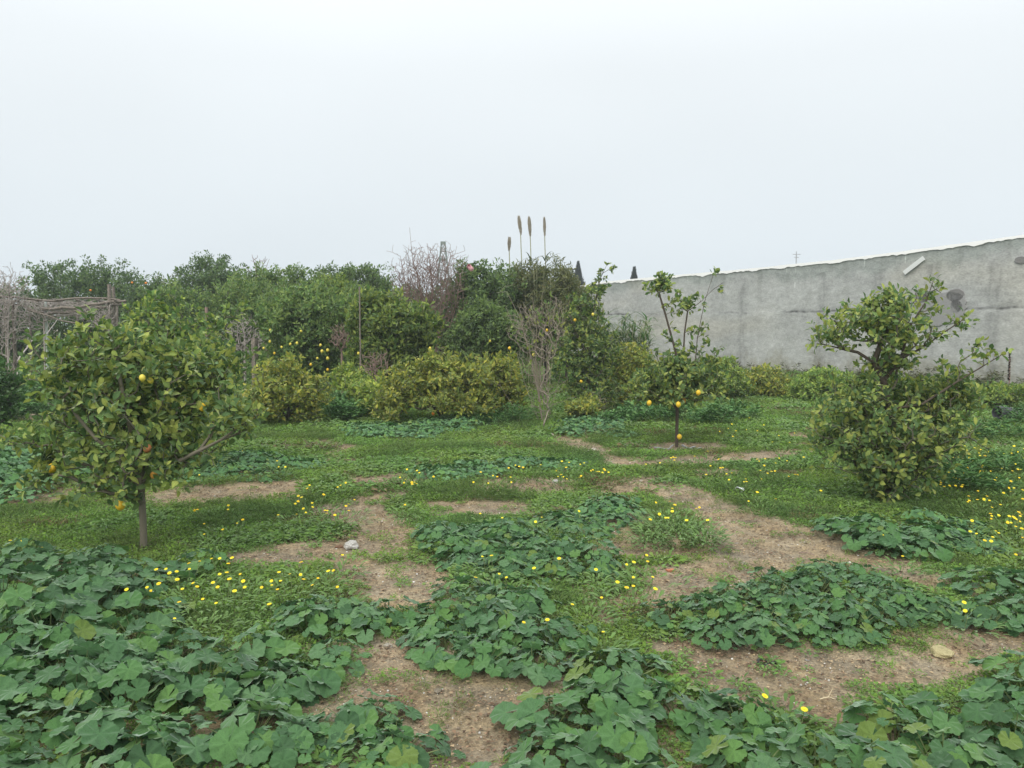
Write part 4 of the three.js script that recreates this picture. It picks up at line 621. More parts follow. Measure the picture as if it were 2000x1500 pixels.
// ---------------------------------------------------------------- far things over the hedge and the wall
function farThings() {
  const cypress = (label, px, top, halfW, d, seed) => { const R = rng(seed), f = ground(px, d), root = thing('cypress', label, 'tree', f, null), H = at(px, top, d).y, w = 2.6 * halfW * d / FOCAL, fo = new Foliage();
    part('trunk', tube([V(0, -0.2, 0), V(0, H * 0.5, 0), V(0, H * 0.95, 0)], [0.16, 0.1, 0.02], 7), bark, root);
    for (let i = 0; i < 4500; i++) { const t = Math.pow(R(), 0.8), a = R() * 6.28, r = w * Math.min(1, 2.4 * (1 - t)) * Math.pow(1 - t * 0.55, 0.6) * (t < 0.08 ? t / 0.08 : 1) * (0.8 + 0.6 * noise(Math.cos(a) * 1.5, t * 11, Math.sin(a) * 1.5 + seed)) * lerp(0.5, 1, Math.sqrt(R())), v = rnd(R, 0.7, 1.3); fo.add(pick(R, NARROW), leafMatrix(V(Math.cos(a) * r, t * H, Math.sin(a) * r), V(Math.cos(a) * 0.35, 1, Math.sin(a) * 0.35).add(ball(R).multiplyScalar(0.25)).normalize(), V(Math.cos(a), 0.2, Math.sin(a)), rnd(R, 0.2, 0.42)), [0.022 * v, 0.042 * v, 0.024 * v]); }
    part('foliage', fo.build(), plainLeaf, root, 'stuff'); };
  cypress('tall narrow dark cypress seen over the end of the wall', 1128, 516, 11, 75, 401); cypress('dark cypress tip showing just above the white coping', 1237, 527, 10, 75, 402);
  { const d = 80, f = ground(1117, d), R = rng(403), root = thing('norfolk_pine', 'slender tiered conifer beside the narrow dark cypress', 'tree', f), H = at(1117, 524, d).y, fo = new Foliage();
    part('trunk', tube([V(0, -0.2, 0), V(0, H * 0.5, 0), V(0, H, 0)], [0.14, 0.08, 0.02], 7), bark, root);
    const br = []; for (let k = 0; k < 13; k++) { const y = H * lerp(0.3, 0.97, k / 12), L = lerp(1.5, 0.25, k / 12); for (let j = 0; j < 6; j++) { const a = j / 6 * 6.28 + k * 0.4, e = V(Math.cos(a) * L, y + L * 0.22, Math.sin(a) * L), b = V(0, y, 0); br.push(tube([b, e], [0.02, 0.008], 4)); for (let i = 0; i < 22; i++) { const p = b.clone().lerp(e, lerp(0.2, 1, R())); fo.add(pick(R, NARROW), leafMatrix(p, V(Math.cos(a) + rnd(R, -0.6, 0.6), 0.5, Math.sin(a) + rnd(R, -0.6, 0.6)).normalize(), UP, rnd(R, 0.2, 0.36)), [0.03, 0.05, 0.03]); } } }
    part('branches', mergeGeometries(br), bark, root); part('foliage', fo.build(), plainLeaf, root, 'stuff'); }
  { // lattice tower behind the brown shrub
    const d = 100, f = ground(867, d), k = d / FOCAL, root = thing('lattice_tower', 'small green steel lattice tower with a top platform behind the brown shrub', 'tower', f), H = at(867, 476, d).y, steel = std([0.13, 0.17, 0.14], 0.7), half = (y) => lerp(1.5, 0.24, y / H), bar = (a, b, r) => tube([a, b], r, 4);
    for (const [sx, sz] of [[-1, -1], [1, -1], [1, 1], [-1, 1]]) part('leg', bar(V(sx * half(0), 0, sz * half(0)), V(sx * half(H), H, sz * half(H)), 0.06), steel, root);
    const C = [[-1, -1], [1, -1], [1, 1], [-1, 1]], L = 9; for (let i = 0; i < L; i++) { const y = H * (1 - Math.pow(1 - i / L, 1.15)), y2 = H * (1 - Math.pow(1 - (i + 1) / L, 1.15)); for (let j = 0; j < 4; j++) { const [ax, az] = C[j], [bx, bz] = C[(j + 1) % 4], p = (s, t, q) => V(s * half(q), q, t * half(q)); if (i) part('rung', bar(p(ax, az, y), p(bx, bz, y), 0.035), steel, root); part('brace', mergeGeometries([bar(p(ax, az, y), p(bx, bz, y2), 0.028), bar(p(bx, bz, y), p(ax, az, y2), 0.028)]), steel, root); } }
    const plat = part('platform', new THREE.BoxGeometry(0.95, 0.1, 0.95), steel, root); plat.position.y = H - 1.9 + 0.0; const cap = part('head_frame', new THREE.BoxGeometry(0.62, 0.34, 0.62), steel, root); cap.position.y = H + 0.1; }
  { const d = 150, f = ground(1550, d), root = thing('utility_pole', 'pale distant utility pole with crossarms above the wall', 'pole', f), H = at(1550, 491, d).y, grey = std([0.35, 0.37, 0.38], 0.8);
    part('mast', tube([V(0, -0.3, 0), V(0, H, 0)], [0.2, 0.09], 8), grey, root); for (const [y, w] of [[H - 0.55, 1.5], [H - 1.1, 0.9]]) { const a = part('crossarm', new THREE.BoxGeometry(w, 0.12, 0.12), grey, root); a.position.set(0, y, 0.14); } }
}

// ---------------------------------------------------------------- mallow
const mallowLeaf = (seed, A) => {                          // seven shallow scalloped lobes, pleated along the veins
  const R = rng(seed), pos = [0, 0, 0], uv = [0.5, 0.5], idx = [], ph = R() * 6, cup = rnd(R, -0.05, 0.2), ruffle = rnd(R, 0.05, 0.12), one = rnd(R, -0.2, 0.2), deep = rnd(R, 0.07, 0.15), pleat = rnd(R, 0.045, 0.08), span = 2.95, P = 2 * span / 7;
  for (const [ri, rr] of [0.52, 1].entries()) for (let i = 0; i <= A; i++) {
    const t = (i / A - 0.5) * 2 * span, lobe = Math.cos(t / P * 2 * Math.PI), edge = rr === 1 ? 0.03 * Math.cos(i * Math.PI) * (1 - 0.3 * lobe) : 0;
    const rad = rr * (1 - deep * rr + deep * rr * Math.pow(0.5 + 0.5 * lobe, 0.6) + edge + 0.05 * Math.sin(t * 1.3 + ph) + 0.06 * Math.cos(t));
    const x = Math.sin(t) * rad, y = Math.cos(t) * rad, z = cup * rad * rad - pleat * rr * lobe + ruffle * rr * rr * Math.sin(t * 2.5 + ph) + one * x * rr - 0.12 * Math.max(0, y) * rr + (rr === 1 ? 0.03 * Math.cos(i * 1.7 + ph) : 0);
    pos.push(x, y, z); uv.push(0.5 + x * 0.46, 0.5 + y * 0.46);
    if (i) { const c = 1 + ri * (A + 1) + i, a = c - (A + 1); if (ri === 0) idx.push(0, c, c - 1); else idx.push(a - 1, c, c - 1, a - 1, a, c); }
  }
  const g = geo(pos, idx, uv); if (g.attributes.normal.getZ(0) < 0) { for (let i = 0; i < idx.length; i += 3) [idx[i + 1], idx[i + 2]] = [idx[i + 2], idx[i + 1]]; g.setIndex(idx); g.computeVertexNormals(); }
  return template(g);
};
const MALLOW = [1, 2, 3, 4, 5, 6, 7].map((s) => mallowLeaf(500 + s, 28)), MALLOW_FINE = [1, 2, 3, 4, 5, 6, 7, 8, 9].map((s) => mallowLeaf(520 + s, 42));
const mallowSmall = (() => { // seen small: fewer faces
  const A = 16, pos = [0, 0, 0], uv = [0.5, 0.5], idx = []; for (let i = 0; i <= A; i++) { const t = (i / A - 0.5) * 5.7, rad = 0.88 + 0.12 * Math.cos(t * 5.6), x = Math.sin(t) * rad, y = Math.cos(t) * rad; pos.push(x, y, 0.12 * Math.sin(t * 3) + 0.06); uv.push(0.5 + x * 0.46, 0.5 + y * 0.46); if (i) idx.push(0, i + 1, i); } return [template(geo(pos, idx, uv))]; })();
const MTONES = [[0.063, 0.13, 0.068], [0.078, 0.15, 0.08], [0.05, 0.11, 0.05], [0.1, 0.17, 0.1], [0.068, 0.145, 0.055], [0.1, 0.18, 0.06], [0.045, 0.095, 0.05], [0.085, 0.165, 0.07], [0.13, 0.17, 0.045]];
const mallowMats = MTONES.map((c) => leafMat(c.map((v, i) => v * [1.48, 1.75, 1.28][i]), { map: veinMap, transmission: 0.4, roughness: 0.93, sheen: 0.15, sheenRoughness: 0.7, sheenColor: new THREE.Color(0.6, 0.7, 0.62) }));
const mallowMerged = leafMat(null, { map: veinMap, transmission: 0.25, roughness: 0.85, sheen: 0.15, sheenRoughness: 0.7, sheenColor: new THREE.Color(0.6, 0.7, 0.62) });
const stalkMat = std([0.15, 0.19, 0.07], 0.85);
const PATCHES = [
  { inset: -0.04, h: 0.2, leaf: 0.082, gap: 0.33, tall: 0.25, label: 'broad-leaved mallow plant in the big patch below the slim-trunked lemon tree', group: 'mallow below the slim lemon tree', p: [[-60, 1075], [160, 1050], [300, 1085], [390, 1085], [330, 1120], [240, 1165], [300, 1215], [500, 1215], [600, 1250], [560, 1300], [640, 1350], [600, 1395], [420, 1410], [220, 1490], [200, 1540], [-80, 1540]] },
  { inset: -0.03, h: 0.15, leaf: 0.066, gap: 0.34, tall: 0.16, label: 'mallow plant at the open edge below the big mallow patch', group: 'mallow at the patch edge', p: [[620, 1400], [760, 1390], [830, 1440], [810, 1545], [230, 1545], [330, 1450]] },
  { inset: 0, h: 0.15, leaf: 0.06, gap: 0.3, tall: 0.16, label: 'mallow plant beside the bare soil near the white lump of rubble', group: 'mallow beside the bare soil', p: [[540, 1180], [700, 1160], [790, 1200], [750, 1260], [610, 1290], [540, 1240]] },
  { h: 0.15, leaf: 0.06, gap: 0.29, tall: 0.16, label: 'mallow plant in the patch spreading over the sandy soil in the middle', group: 'mallow on the sandy soil', p: [[800, 1190], [900, 1130], [1080, 1145], [1115, 1190], [1210, 1260], [1150, 1340], [1060, 1335], [900, 1315], [850, 1250]] },
  { inset: -0.04, h: 0.22, leaf: 0.076, gap: 0.31, tall: 0.25, label: 'large mallow plant in the dense patch beyond the sandy soil with the yellow stone', group: 'dense mallow by the sandy soil', p: [[950, 1560], [1060, 1400], [1180, 1275], [1310, 1290], [1430, 1370], [1560, 1418], [1660, 1410], [1690, 1365], [1850, 1335], [2080, 1290], [2080, 1560]] },
  { h: 0.16, leaf: 0.046, gap: 0.25, tall: 0.18, label: 'mallow plant in the mound between the two sandy clearings', group: 'mallow mound between clearings', p: [[1240, 1190], [1400, 1150], [1510, 1105], [1610, 1085], [1760, 1125], [1880, 1175], [1850, 1205], [1760, 1225], [1500, 1238], [1330, 1228]] },
  { h: 0.16, leaf: 0.05, gap: 0.3, tall: 0.17, label: 'mallow plant in the round patch beside the bare soil path', group: 'mallow in the round patch', p: [[785, 1062], [825, 1018], [1000, 1010], [1080, 1045], [1220, 1065], [1235, 1095], [1100, 1120], [900, 1095]] },
  { h: 0.12, leaf: 0.052, gap: 0.34, tall: 0.14, label: 'mallow plant in the small patch by the flowering marigold clump', group: 'mallow by the marigold clump', p: [[1045, 1005], [1150, 975], [1245, 968], [1240, 1005], [1120, 1035]] },
  { h: 0.15, leaf: 0.06, gap: 0.33, tall: 0.18, label: 'mallow plant in the shade under the umbrella-topped lemon tree', group: 'mallow under the umbrella-topped tree', p: [[1580, 1015], [1700, 1000], [1900, 1000], [1960, 1050], [1800, 1085], [1650, 1065]] },
  { h: 0.15, leaf: 0.058, gap: 0.33, tall: 0.18, label: 'mallow plant in the patch beside the end of the sandy path', group: 'mallow by the path end', p: [[1860, 1110], [2060, 1085], [2060, 1240], [1960, 1235], [1880, 1170]] },
  { h: 0.2, leaf: 0.062, gap: 0.42, tall: 0.3, label: 'mallow plant in the tall patch behind the slim-trunked lemon tree', group: 'mallow behind the slim lemon tree', p: [[-60, 880], [110, 870], [190, 930], [120, 965], [-60, 975]] },
  { h: 0.12, leaf: 0.05, gap: 0.5, tall: 0.2, label: 'mallow plant in the strip before the wide yellow-green bush', group: 'mallow before the hedge bushes', p: [[660, 830], [900, 818], [1010, 825], [900, 840], [760, 858]] },
  { h: 0.12, leaf: 0.05, gap: 0.5, tall: 0.2, label: 'mallow plant in the dark patch beside the dry grey shrub', group: 'mallow by the dry shrub', p: [[1105, 820], [1200, 812], [1210, 845], [1120, 852]] },
  { h: 0.1, leaf: 0.05, gap: 0.45, tall: 0.14, label: 'mallow plant on the open weedy ground in the middle of the orchard', group: 'mallow on open ground', p: [[790, 915], [900, 905], [1010, 895], [1120, 885], [1110, 905], [960, 925], [830, 935]] },
  { h: 0.1, leaf: 0.05, gap: 0.42, tall: 0.14, label: 'mallow plant in the weedy ground beyond the slim-trunked lemon tree', group: 'mallow beyond the slim lemon tree', p: [[350, 900], [480, 880], [600, 905], [520, 930], [380, 935]] },
];
for (const q of PATCHES) { q.area = area(q.p, q.h * 0.5); q.gap *= 0.88; }
const mallowDepth = (x, z) => { let b = -1; for (const q of PATCHES) b = Math.max(b, depthIn(q.area, x, z)); return b; };
let mallowLeaves = 0;
function mallowPlant(q, x, z, R, edge) {
  const D = Math.hypot(x, z), foot = V(x, hgt(x, z) - 0.01, z), root = thing('mallow_plant', q.label, 'mallow', foot, q.group);
  const spread = q.gap * rnd(R, 0.62, 0.85), tall = q.tall * 0.72 * rnd(R, 0.7, 1.2) * edge, n = Math.round(Math.PI * spread * spread / (q.leaf * q.leaf) * rnd(R, 1.35, 1.65)), single = D < 6.3, f = new Foliage(), st = [], lush = R();
  for (let i = 0; i < n; i++) {
    const a = i * 2.4 + R() * 0.9, u = Math.sqrt((i + 0.5) / n), r = spread * u * rnd(R, 0.85, 1.12), low = R() < 0.3, h = tall * (low ? rnd(R, 0.2, 0.5) : rnd(R, 0.7, 1.1)) * (1 - 0.4 * u * u), s = q.leaf * 0.59 * (0.5 + 0.95 * Math.pow(R(), 1.4)) * (low ? 0.8 : 1);
    const p = V(Math.cos(a) * r, h, Math.sin(a) * r), tilt = rnd(R, 0.15, 0.75), az = a + rnd(R, -0.9, 0.9), face = V(Math.cos(az) * Math.sin(tilt), Math.cos(tilt), Math.sin(az) * Math.sin(tilt)), away = V(Math.cos(a + rnd(R, -0.7, 0.7)), 0, Math.sin(a + rnd(R, -0.7, 0.7))), dir = away.addScaledVector(face, -away.dot(face)).normalize();
    if (single && D < 5.2) st.push(tube([V(Math.cos(a) * 0.02, 0, Math.sin(a) * 0.02), V(p.x * 0.55, p.y * 0.45, p.z * 0.55), p.clone().addScaledVector(face, -0.004)], [0.0032, 0.0026, 0.0018], 3));
    const tone = R() < 0.03 ? 8 : Math.floor(R() * 8);
    if (single) { const m = part('leaf', pick(R, D < 3.9 ? MALLOW_FINE : MALLOW).geo, mallowMats[tone], root); leafMatrix(p, dir, face, s, m.matrix); m.matrix.decompose(m.position, m.quaternion, m.scale); mallowLeaves++; }
    else { const v = rnd(R, 0.85, 1.15); f.add(pick(R, mallowSmall), leafMatrix(p, dir, face, s), MTONES[tone].map((c, i) => c * v * [1.48, 1.75, 1.28][i])); }
  }
  if (!f.empty) part('foliage', f.build(), mallowMerged, root, 'stuff');
  if (st.length) part('stalks', mergeGeometries(st), stalkMat, root, 'stuff');
}
function mallows() {
  const R = rng(600); let n = 0;
  for (const q of PATCHES) {
    const a = q.area; for (let z = a.z0; z < a.z1; z += q.gap * 0.87) for (let x = a.x0 + (Math.round(z / q.gap) % 2) * q.gap / 2; x < a.x1; x += q.gap) {
      const X = x + rnd(R, -0.35, 0.35) * q.gap, Z = z + rnd(R, -0.35, 0.35) * q.gap, d = depthIn(a, X, Z);
      if (d < (q.inset ?? (-Z < 6.5 ? 0.04 : 0)) || (d < 0.12 && R() < 0.15)) continue;
      if (Math.abs(X) > -Z * 0.7 + 0.3 || -Z < 1.9) continue;
      mallowPlant(q, X, Z, R, d < 0.15 ? 0.75 : 1); n++;
    }
  }
  console.log('mallow plants', n, 'leaves', mallowLeaves);
}

// ---------------------------------------------------------------- field marigolds
const petalGeo = (() => { const g = []; for (let i = 0; i < 15; i++) { const a = i / 15 * 6.2832, w = 0.13, c = Math.cos(a), s = Math.sin(a), q = (r, t, y) => [c * r - s * t, y, s * r + c * t], z = (i % 2) * 0.03; g.push(geo([...q(0.2, -w * 0.6, 0.0), ...q(0.2, w * 0.6, 0.0), ...q(0.75, w, 0.1 + z), ...q(0.75, -w, 0.1 + z), ...q(1, 0, 0.06 + z)], [0, 1, 2, 0, 2, 3, 3, 2, 4])); } return mergeGeometries(g); })();
const eyeGeo = new THREE.SphereGeometry(0.34, 9, 4, 0, 6.2832, 0, 1.5); eyeGeo.scale(1, 0.5, 1);
const petalMats = [[0.88, 0.68, 0.012], [0.88, 0.74, 0.02], [0.86, 0.6, 0.01]].map((c) => std(c, 0.7, { side: THREE.DoubleSide })), eyeMat = std([0.78, 0.46, 0.012], 0.9), marigoldLeaf = leafMat(null, { transmission: 0.25, roughness: 0.85 });
function marigolds() {
  const flowers = [], add = (label, group, list, h = 0.13) => { for (const [x, y] of list) { const p = site(x, y, h); p.y = hgt(p.x, p.z) + h; flowers.push({ p, label, group }); } };
  const R = rng(700), scatter = (n, x0, x1, y0, y1) => Array.from({ length: n }, () => [rnd(R, x0, x1), rnd(R, y0, y1)]);
  add('marigold plant with yellow flowers in the drift beside the slim-trunked lemon tree', 'marigold drift by the slim lemon tree', [[305, 1111], [324, 1110], [331, 1118], [345, 1115], [370, 1110], [346, 1130], [310, 1138], [294, 1152], [287, 1145], [247, 1149], [377, 1137], [356, 1148], [385, 1144], [416, 1137], [425, 1146], [429, 1121], [443, 1118], [448, 1131], [469, 1122], [475, 1136], [478, 1148], [458, 1155], [511, 1149], [530, 1137], [531, 1145], [542, 1153], [548, 1137], [566, 1124], [587, 1125], [593, 1134], [621, 1132], [651, 1117], [545, 1120], [396, 1170], [422, 1179], [247, 1170], [259, 1171], [350, 1175], [341, 1208], [526, 1181], [659, 1149], [453, 1088], [429, 1089], [413, 1089], [390, 1094], [369, 1098], [446, 1100], [588, 1098], [641, 1118], [610, 1145]]);
  add('marigold plant with a few yellow flowers among the mallow in the middle', 'marigolds among the middle mallow', [[942, 1089], [960, 1087], [929, 1131], [975, 1124], [989, 1131], [1043, 1111], [1092, 1092], [1164, 1111], [1175, 1167], [1118, 1183], [669, 1084], [1046, 1019], [1058, 1011], [981, 1011], [938, 1002], [791, 984], [1131, 998], [1178, 1236], [1023, 1218], [1069, 1213]]);
  add('marigold plant of the bushy flowering clump on the sandy path', 'marigold clump on the path', [[1281, 984], [1308, 982], [1318, 989], [1313, 995], [1313, 1000], [1305, 1011], [1270, 1014], [1341, 1016], [1382, 1016], [1360, 996], [1366, 994], [1300, 1011], [1288, 1004]], 0.2);
  add('marigold plant with yellow flowers by the red brick fragment', 'marigolds by the brick fragment', [[1224, 1102], [1238, 1098], [1263, 1085], [1265, 1097], [1237, 1126], [1206, 1135], [1237, 1143], [1224, 1146], [1275, 1126], [1280, 1149]], 0.15);
  add('single low marigold flowering at the edge of the dense mallow patch', 'lone marigolds by the dense mallow', [[1494, 1354], [1571, 1378], [1883, 1179], [1885, 1194], [80, 1066], [20, 1051], [40, 1053]]);
  add('marigold plant with small yellow flowers along the far side of the sandy path', 'marigolds along the path', [[1462, 982], [1479, 965], [1515, 978], [1726, 1048], [1763, 1087], [1984, 1086], [1603, 962], ...scatter(26, 1400, 1570, 888, 945)]);
  add('marigold plant of the flowery meadow beside the umbrella-topped lemon tree', 'flowery meadow marigolds', [...scatter(75, 1855, 2030, 868, 905), ...scatter(50, 1830, 2030, 905, 960), ...scatter(36, 1880, 2030, 950, 1060), ...scatter(12, 1965, 2005, 1000, 1035)]);
  add('marigold plant with tiny yellow flowers in the weeds by the bare soil patch', 'marigolds by the bare soil patch', [...scatter(26, 570, 695, 938, 1005), ...scatter(12, 780, 860, 915, 945), ...scatter(8, 330, 560, 880, 930), ...scatter(10, 340, 560, 985, 1040)]);
  add('marigold plant with tiny yellow flowers on the weedy rise of the orchard', 'marigolds on the weedy rise', [...scatter(22, 1085, 1190, 898, 935), ...scatter(12, 900, 1060, 905, 950), ...scatter(10, 1230, 1400, 880, 930), ...scatter(14, 1400, 1560, 800, 870)]);
  const plants = [];
  for (const f of flowers) { let q = plants.find((q) => q.group === f.group && Math.hypot(q.x - f.p.x, q.z - f.p.z) < 0.26); if (!q) { q = { x: f.p.x, z: f.p.z, group: f.group, label: f.label, list: [] }; plants.push(q); } q.list.push(f); }
  for (const q of plants) {
    const foot = V(0, 0, 0); for (const f of q.list) foot.add(f.p); foot.divideScalar(q.list.length); const tall = foot.y - hgt(foot.x, foot.z); grounded(foot);
    const root = thing('marigold_plant', q.label, 'marigold', foot, q.group), fo = new Foliage(), st = [], D = foot.length(), n = Math.round(((D < 9 ? 60 : 24) + q.list.length * 9) * (q.group === 'marigold clump on the path' ? 2.6 : 1)), sp = 0.11 + 0.035 * Math.min(6, q.list.length);
    for (let i = 0; i < n; i++) { const a = R() * 6.28, r = Math.sqrt(R()) * sp, el = rnd(R, 0.25, 1.3), d = V(Math.cos(a), el, Math.sin(a)).normalize(), v = rnd(R, 0.75, 1.25); fo.add(pick(R, D < 6.5 ? LANCE : SPEAR), leafMatrix(V(Math.cos(a) * r, rnd(R, 0, 0.55) * tall, Math.sin(a) * r), d, V(-d.x * 0.6, 1, -d.z * 0.6).normalize(), rnd(R, 0.032, 0.06) * (D > 9 ? 1.3 : 1)), [0.12 * v, 0.215 * v, 0.05 * v]); }
    part('foliage', fo.build(), marigoldLeaf, root, 'stuff');
    for (const f of q.list) {
      const p = f.p.clone().sub(foot), s = rnd(R, 0.0085, 0.0145), b = V(p.x * 0.5, 0, p.z * 0.5);
      st.push(tube([b, b.clone().lerp(p, 0.6).add(V(0.01, 0, 0)), p], 0.0018, 4));
      const m = part('flower', petalGeo, pick(R, petalMats), root); m.position.copy(p); m.scale.setScalar(s); m.rotation.set(rnd(R, 0, 0.7), R() * 6, rnd(R, -0.35, 0.35));
      if (D < 9) part('flower_center', eyeGeo, eyeMat, m).position.y = 0.03;
    }
    part('stems', mergeGeometries(st), stalkMat, root, 'stuff');
  }
  console.log('marigolds', plants.length, flowers.length);
}

// ---------------------------------------------------------------- taller weeds
function tallWeeds() {
  const R = rng(800), weed = (name, label, px, depth, w, h, n, size, tpl, tones, group) => {
    const f = ground(px, depth), root = thing(name, label, 'weed', f, group), fo = new Foliage(), st = [];
    const stems = Math.max(6, Math.round(n / 45)); for (let k = 0; k < stems; k++) { const a = R() * 6.28, r = Math.sqrt(R()) * w, q = V(Math.cos(a) * r, h * rnd(R, 0.55, 1.05) * (1 - 0.45 * r / w), Math.sin(a) * r), b = V(q.x * 0.45, -0.02, q.z * 0.45); st.push(tube([b, b.clone().lerp(q, 0.5), q], [0.005, 0.004, 0.002], 4)); for (let i = 0; i < n / stems; i++) { const t = lerp(0.2, 1.02, Math.sqrt(R())), e = R() * 6.28, d = V(Math.cos(e), rnd(R, 0, 0.9), Math.sin(e)).normalize(), v = rnd(R, 0.75, 1.25); fo.add(pick(R, tpl), leafMatrix(b.clone().lerp(q, t).addScaledVector(d, R() * 0.08), d, UP.clone().add(ball(R).multiplyScalar(0.6)).normalize(), size * rnd(R, 0.6, 1.3)), pick(R, tones).map((c) => c * v)); } }
    part('stems', mergeGeometries(st), stalkMat, root, 'stuff'); part('foliage', fo.build(), marigoldLeaf, root, 'stuff');
  };
  weed('fennel', 'bright green feathery weed at the foot of the dry grey shrub', 1005, 12.2, 0.38, 0.38, 1500, 0.055, NARROW, TONES.weed);
  weed('fennel', 'bright green feathery weed beside the wide yellow-green bush', 960, 12.0, 0.3, 0.3, 1000, 0.05, NARROW, TONES.weed);
  weed('fennel', 'upright cone of green fennel before the lemon-laden tree', 560, 15.5, 0.3, 1.15, 1400, 0.06, NARROW, TONES.weed);
  for (const [px, d, w, h] of [[640, 13.2, 0.3, 0.6], [665, 13, 0.28, 0.5], [655, 12.4, 0.3, 0.4], [690, 12.6, 0.3, 0.35]]) weed('nettle', 'leafy green weed between the rounded bush and the wide bush', px, d, w, h, 500, 0.075, [SPEAR[0], TINY], TONES.weed, 'weeds between the lemon bushes');
  for (const [px, d, w, h] of [[20, 15, 0.7, 0.75], [70, 15.5, 0.7, 0.7], [120, 16, 0.7, 0.6], [-20, 13, 0.6, 0.6], [50, 12.5, 0.6, 0.45], [160, 15, 0.6, 0.55], [110, 13, 0.5, 0.4], [-30, 16, 0.7, 0.7], [200, 14, 0.6, 0.5], [240, 15, 0.6, 0.5]]) weed('nettle', 'tall lush green weed growing before the pergola', px, d, w, h, 900, 0.085, [SPEAR[0], SPEAR[1], TINY], TONES.weed.map((c) => c.map((v) => v * 0.85)), 'weeds before the pergola');
  for (const [px, d, w, h] of [[1290, 12.4, 0.4, 0.35], [1350, 12.6, 0.4, 0.4], [1395, 12.2, 0.45, 0.45], [1440, 13, 0.4, 0.35], [1250, 13, 0.4, 0.35], [1215, 12.4, 0.35, 0.3]]) weed('nettle', 'leafy green weed behind the small straight-trunked lemon tree', px, d, w, h, 620, 0.07, [SPEAR[0], TINY], TONES.weed, 'weeds behind the small lemon tree');
  for (const [px, d, w, h] of [[1880, 10.6, 0.45, 0.35], [1940, 10.8, 0.5, 0.35], [1990, 12, 0.5, 0.4], [1860, 8, 0.35, 0.28], [1920, 7.2, 0.35, 0.28], [1980, 8.2, 0.4, 0.25]]) weed('nettle', 'leafy weed in the meadow beside the umbrella-topped lemon tree', px, d, w, h, 600, 0.07, [SPEAR[0], SPEAR[1]], TONES.weed, 'weeds beside the umbrella-topped tree');
  for (const [px, d] of [[1455, 24.5], [1540, 23], [1590, 22.6], [1700, 21.8], [1760, 20.8], [1830, 20.3], [1900, 19.3], [1960, 18.8]]) weed('wall_weed', 'brownish scrubby weed along the foot of the wall', px, d, 0.7, 0.55, 260, 0.1, [NARROW[0], SPEAR[0]], [[0.13, 0.11, 0.06], [0.09, 0.11, 0.04], [0.12, 0.14, 0.05]], 'scrub along the wall foot');
  weed('rust_weed', 'small patch of rust-brown dried weed on the path edge', 1185, 7.5, 0.25, 0.12, 320, 0.03, NARROW, [[0.16, 0.085, 0.045], [0.2, 0.12, 0.06]]);
  { const f = ground(1972, 15.6), root = thing('dock_stalk', 'dark upright seed stalk standing against the wall foot', 'weed', f), fo = new Foliage(); part('stem', tube([V(0, 0, 0), V(0.02, 0.5, 0), V(0, 1.02, 0)], 0.012, 5), brownTwig, root); for (let i = 0; i < 160; i++) { const a = R() * 6.28; fo.add(TINY, leafMatrix(V(0, rnd(R, 0.45, 1.05), 0), V(Math.cos(a), 0.8, Math.sin(a)).normalize(), UP, 0.045), [0.07, 0.045, 0.03]); } part('seeds', fo.build(), plainLeaf, root, 'stuff'); }
}

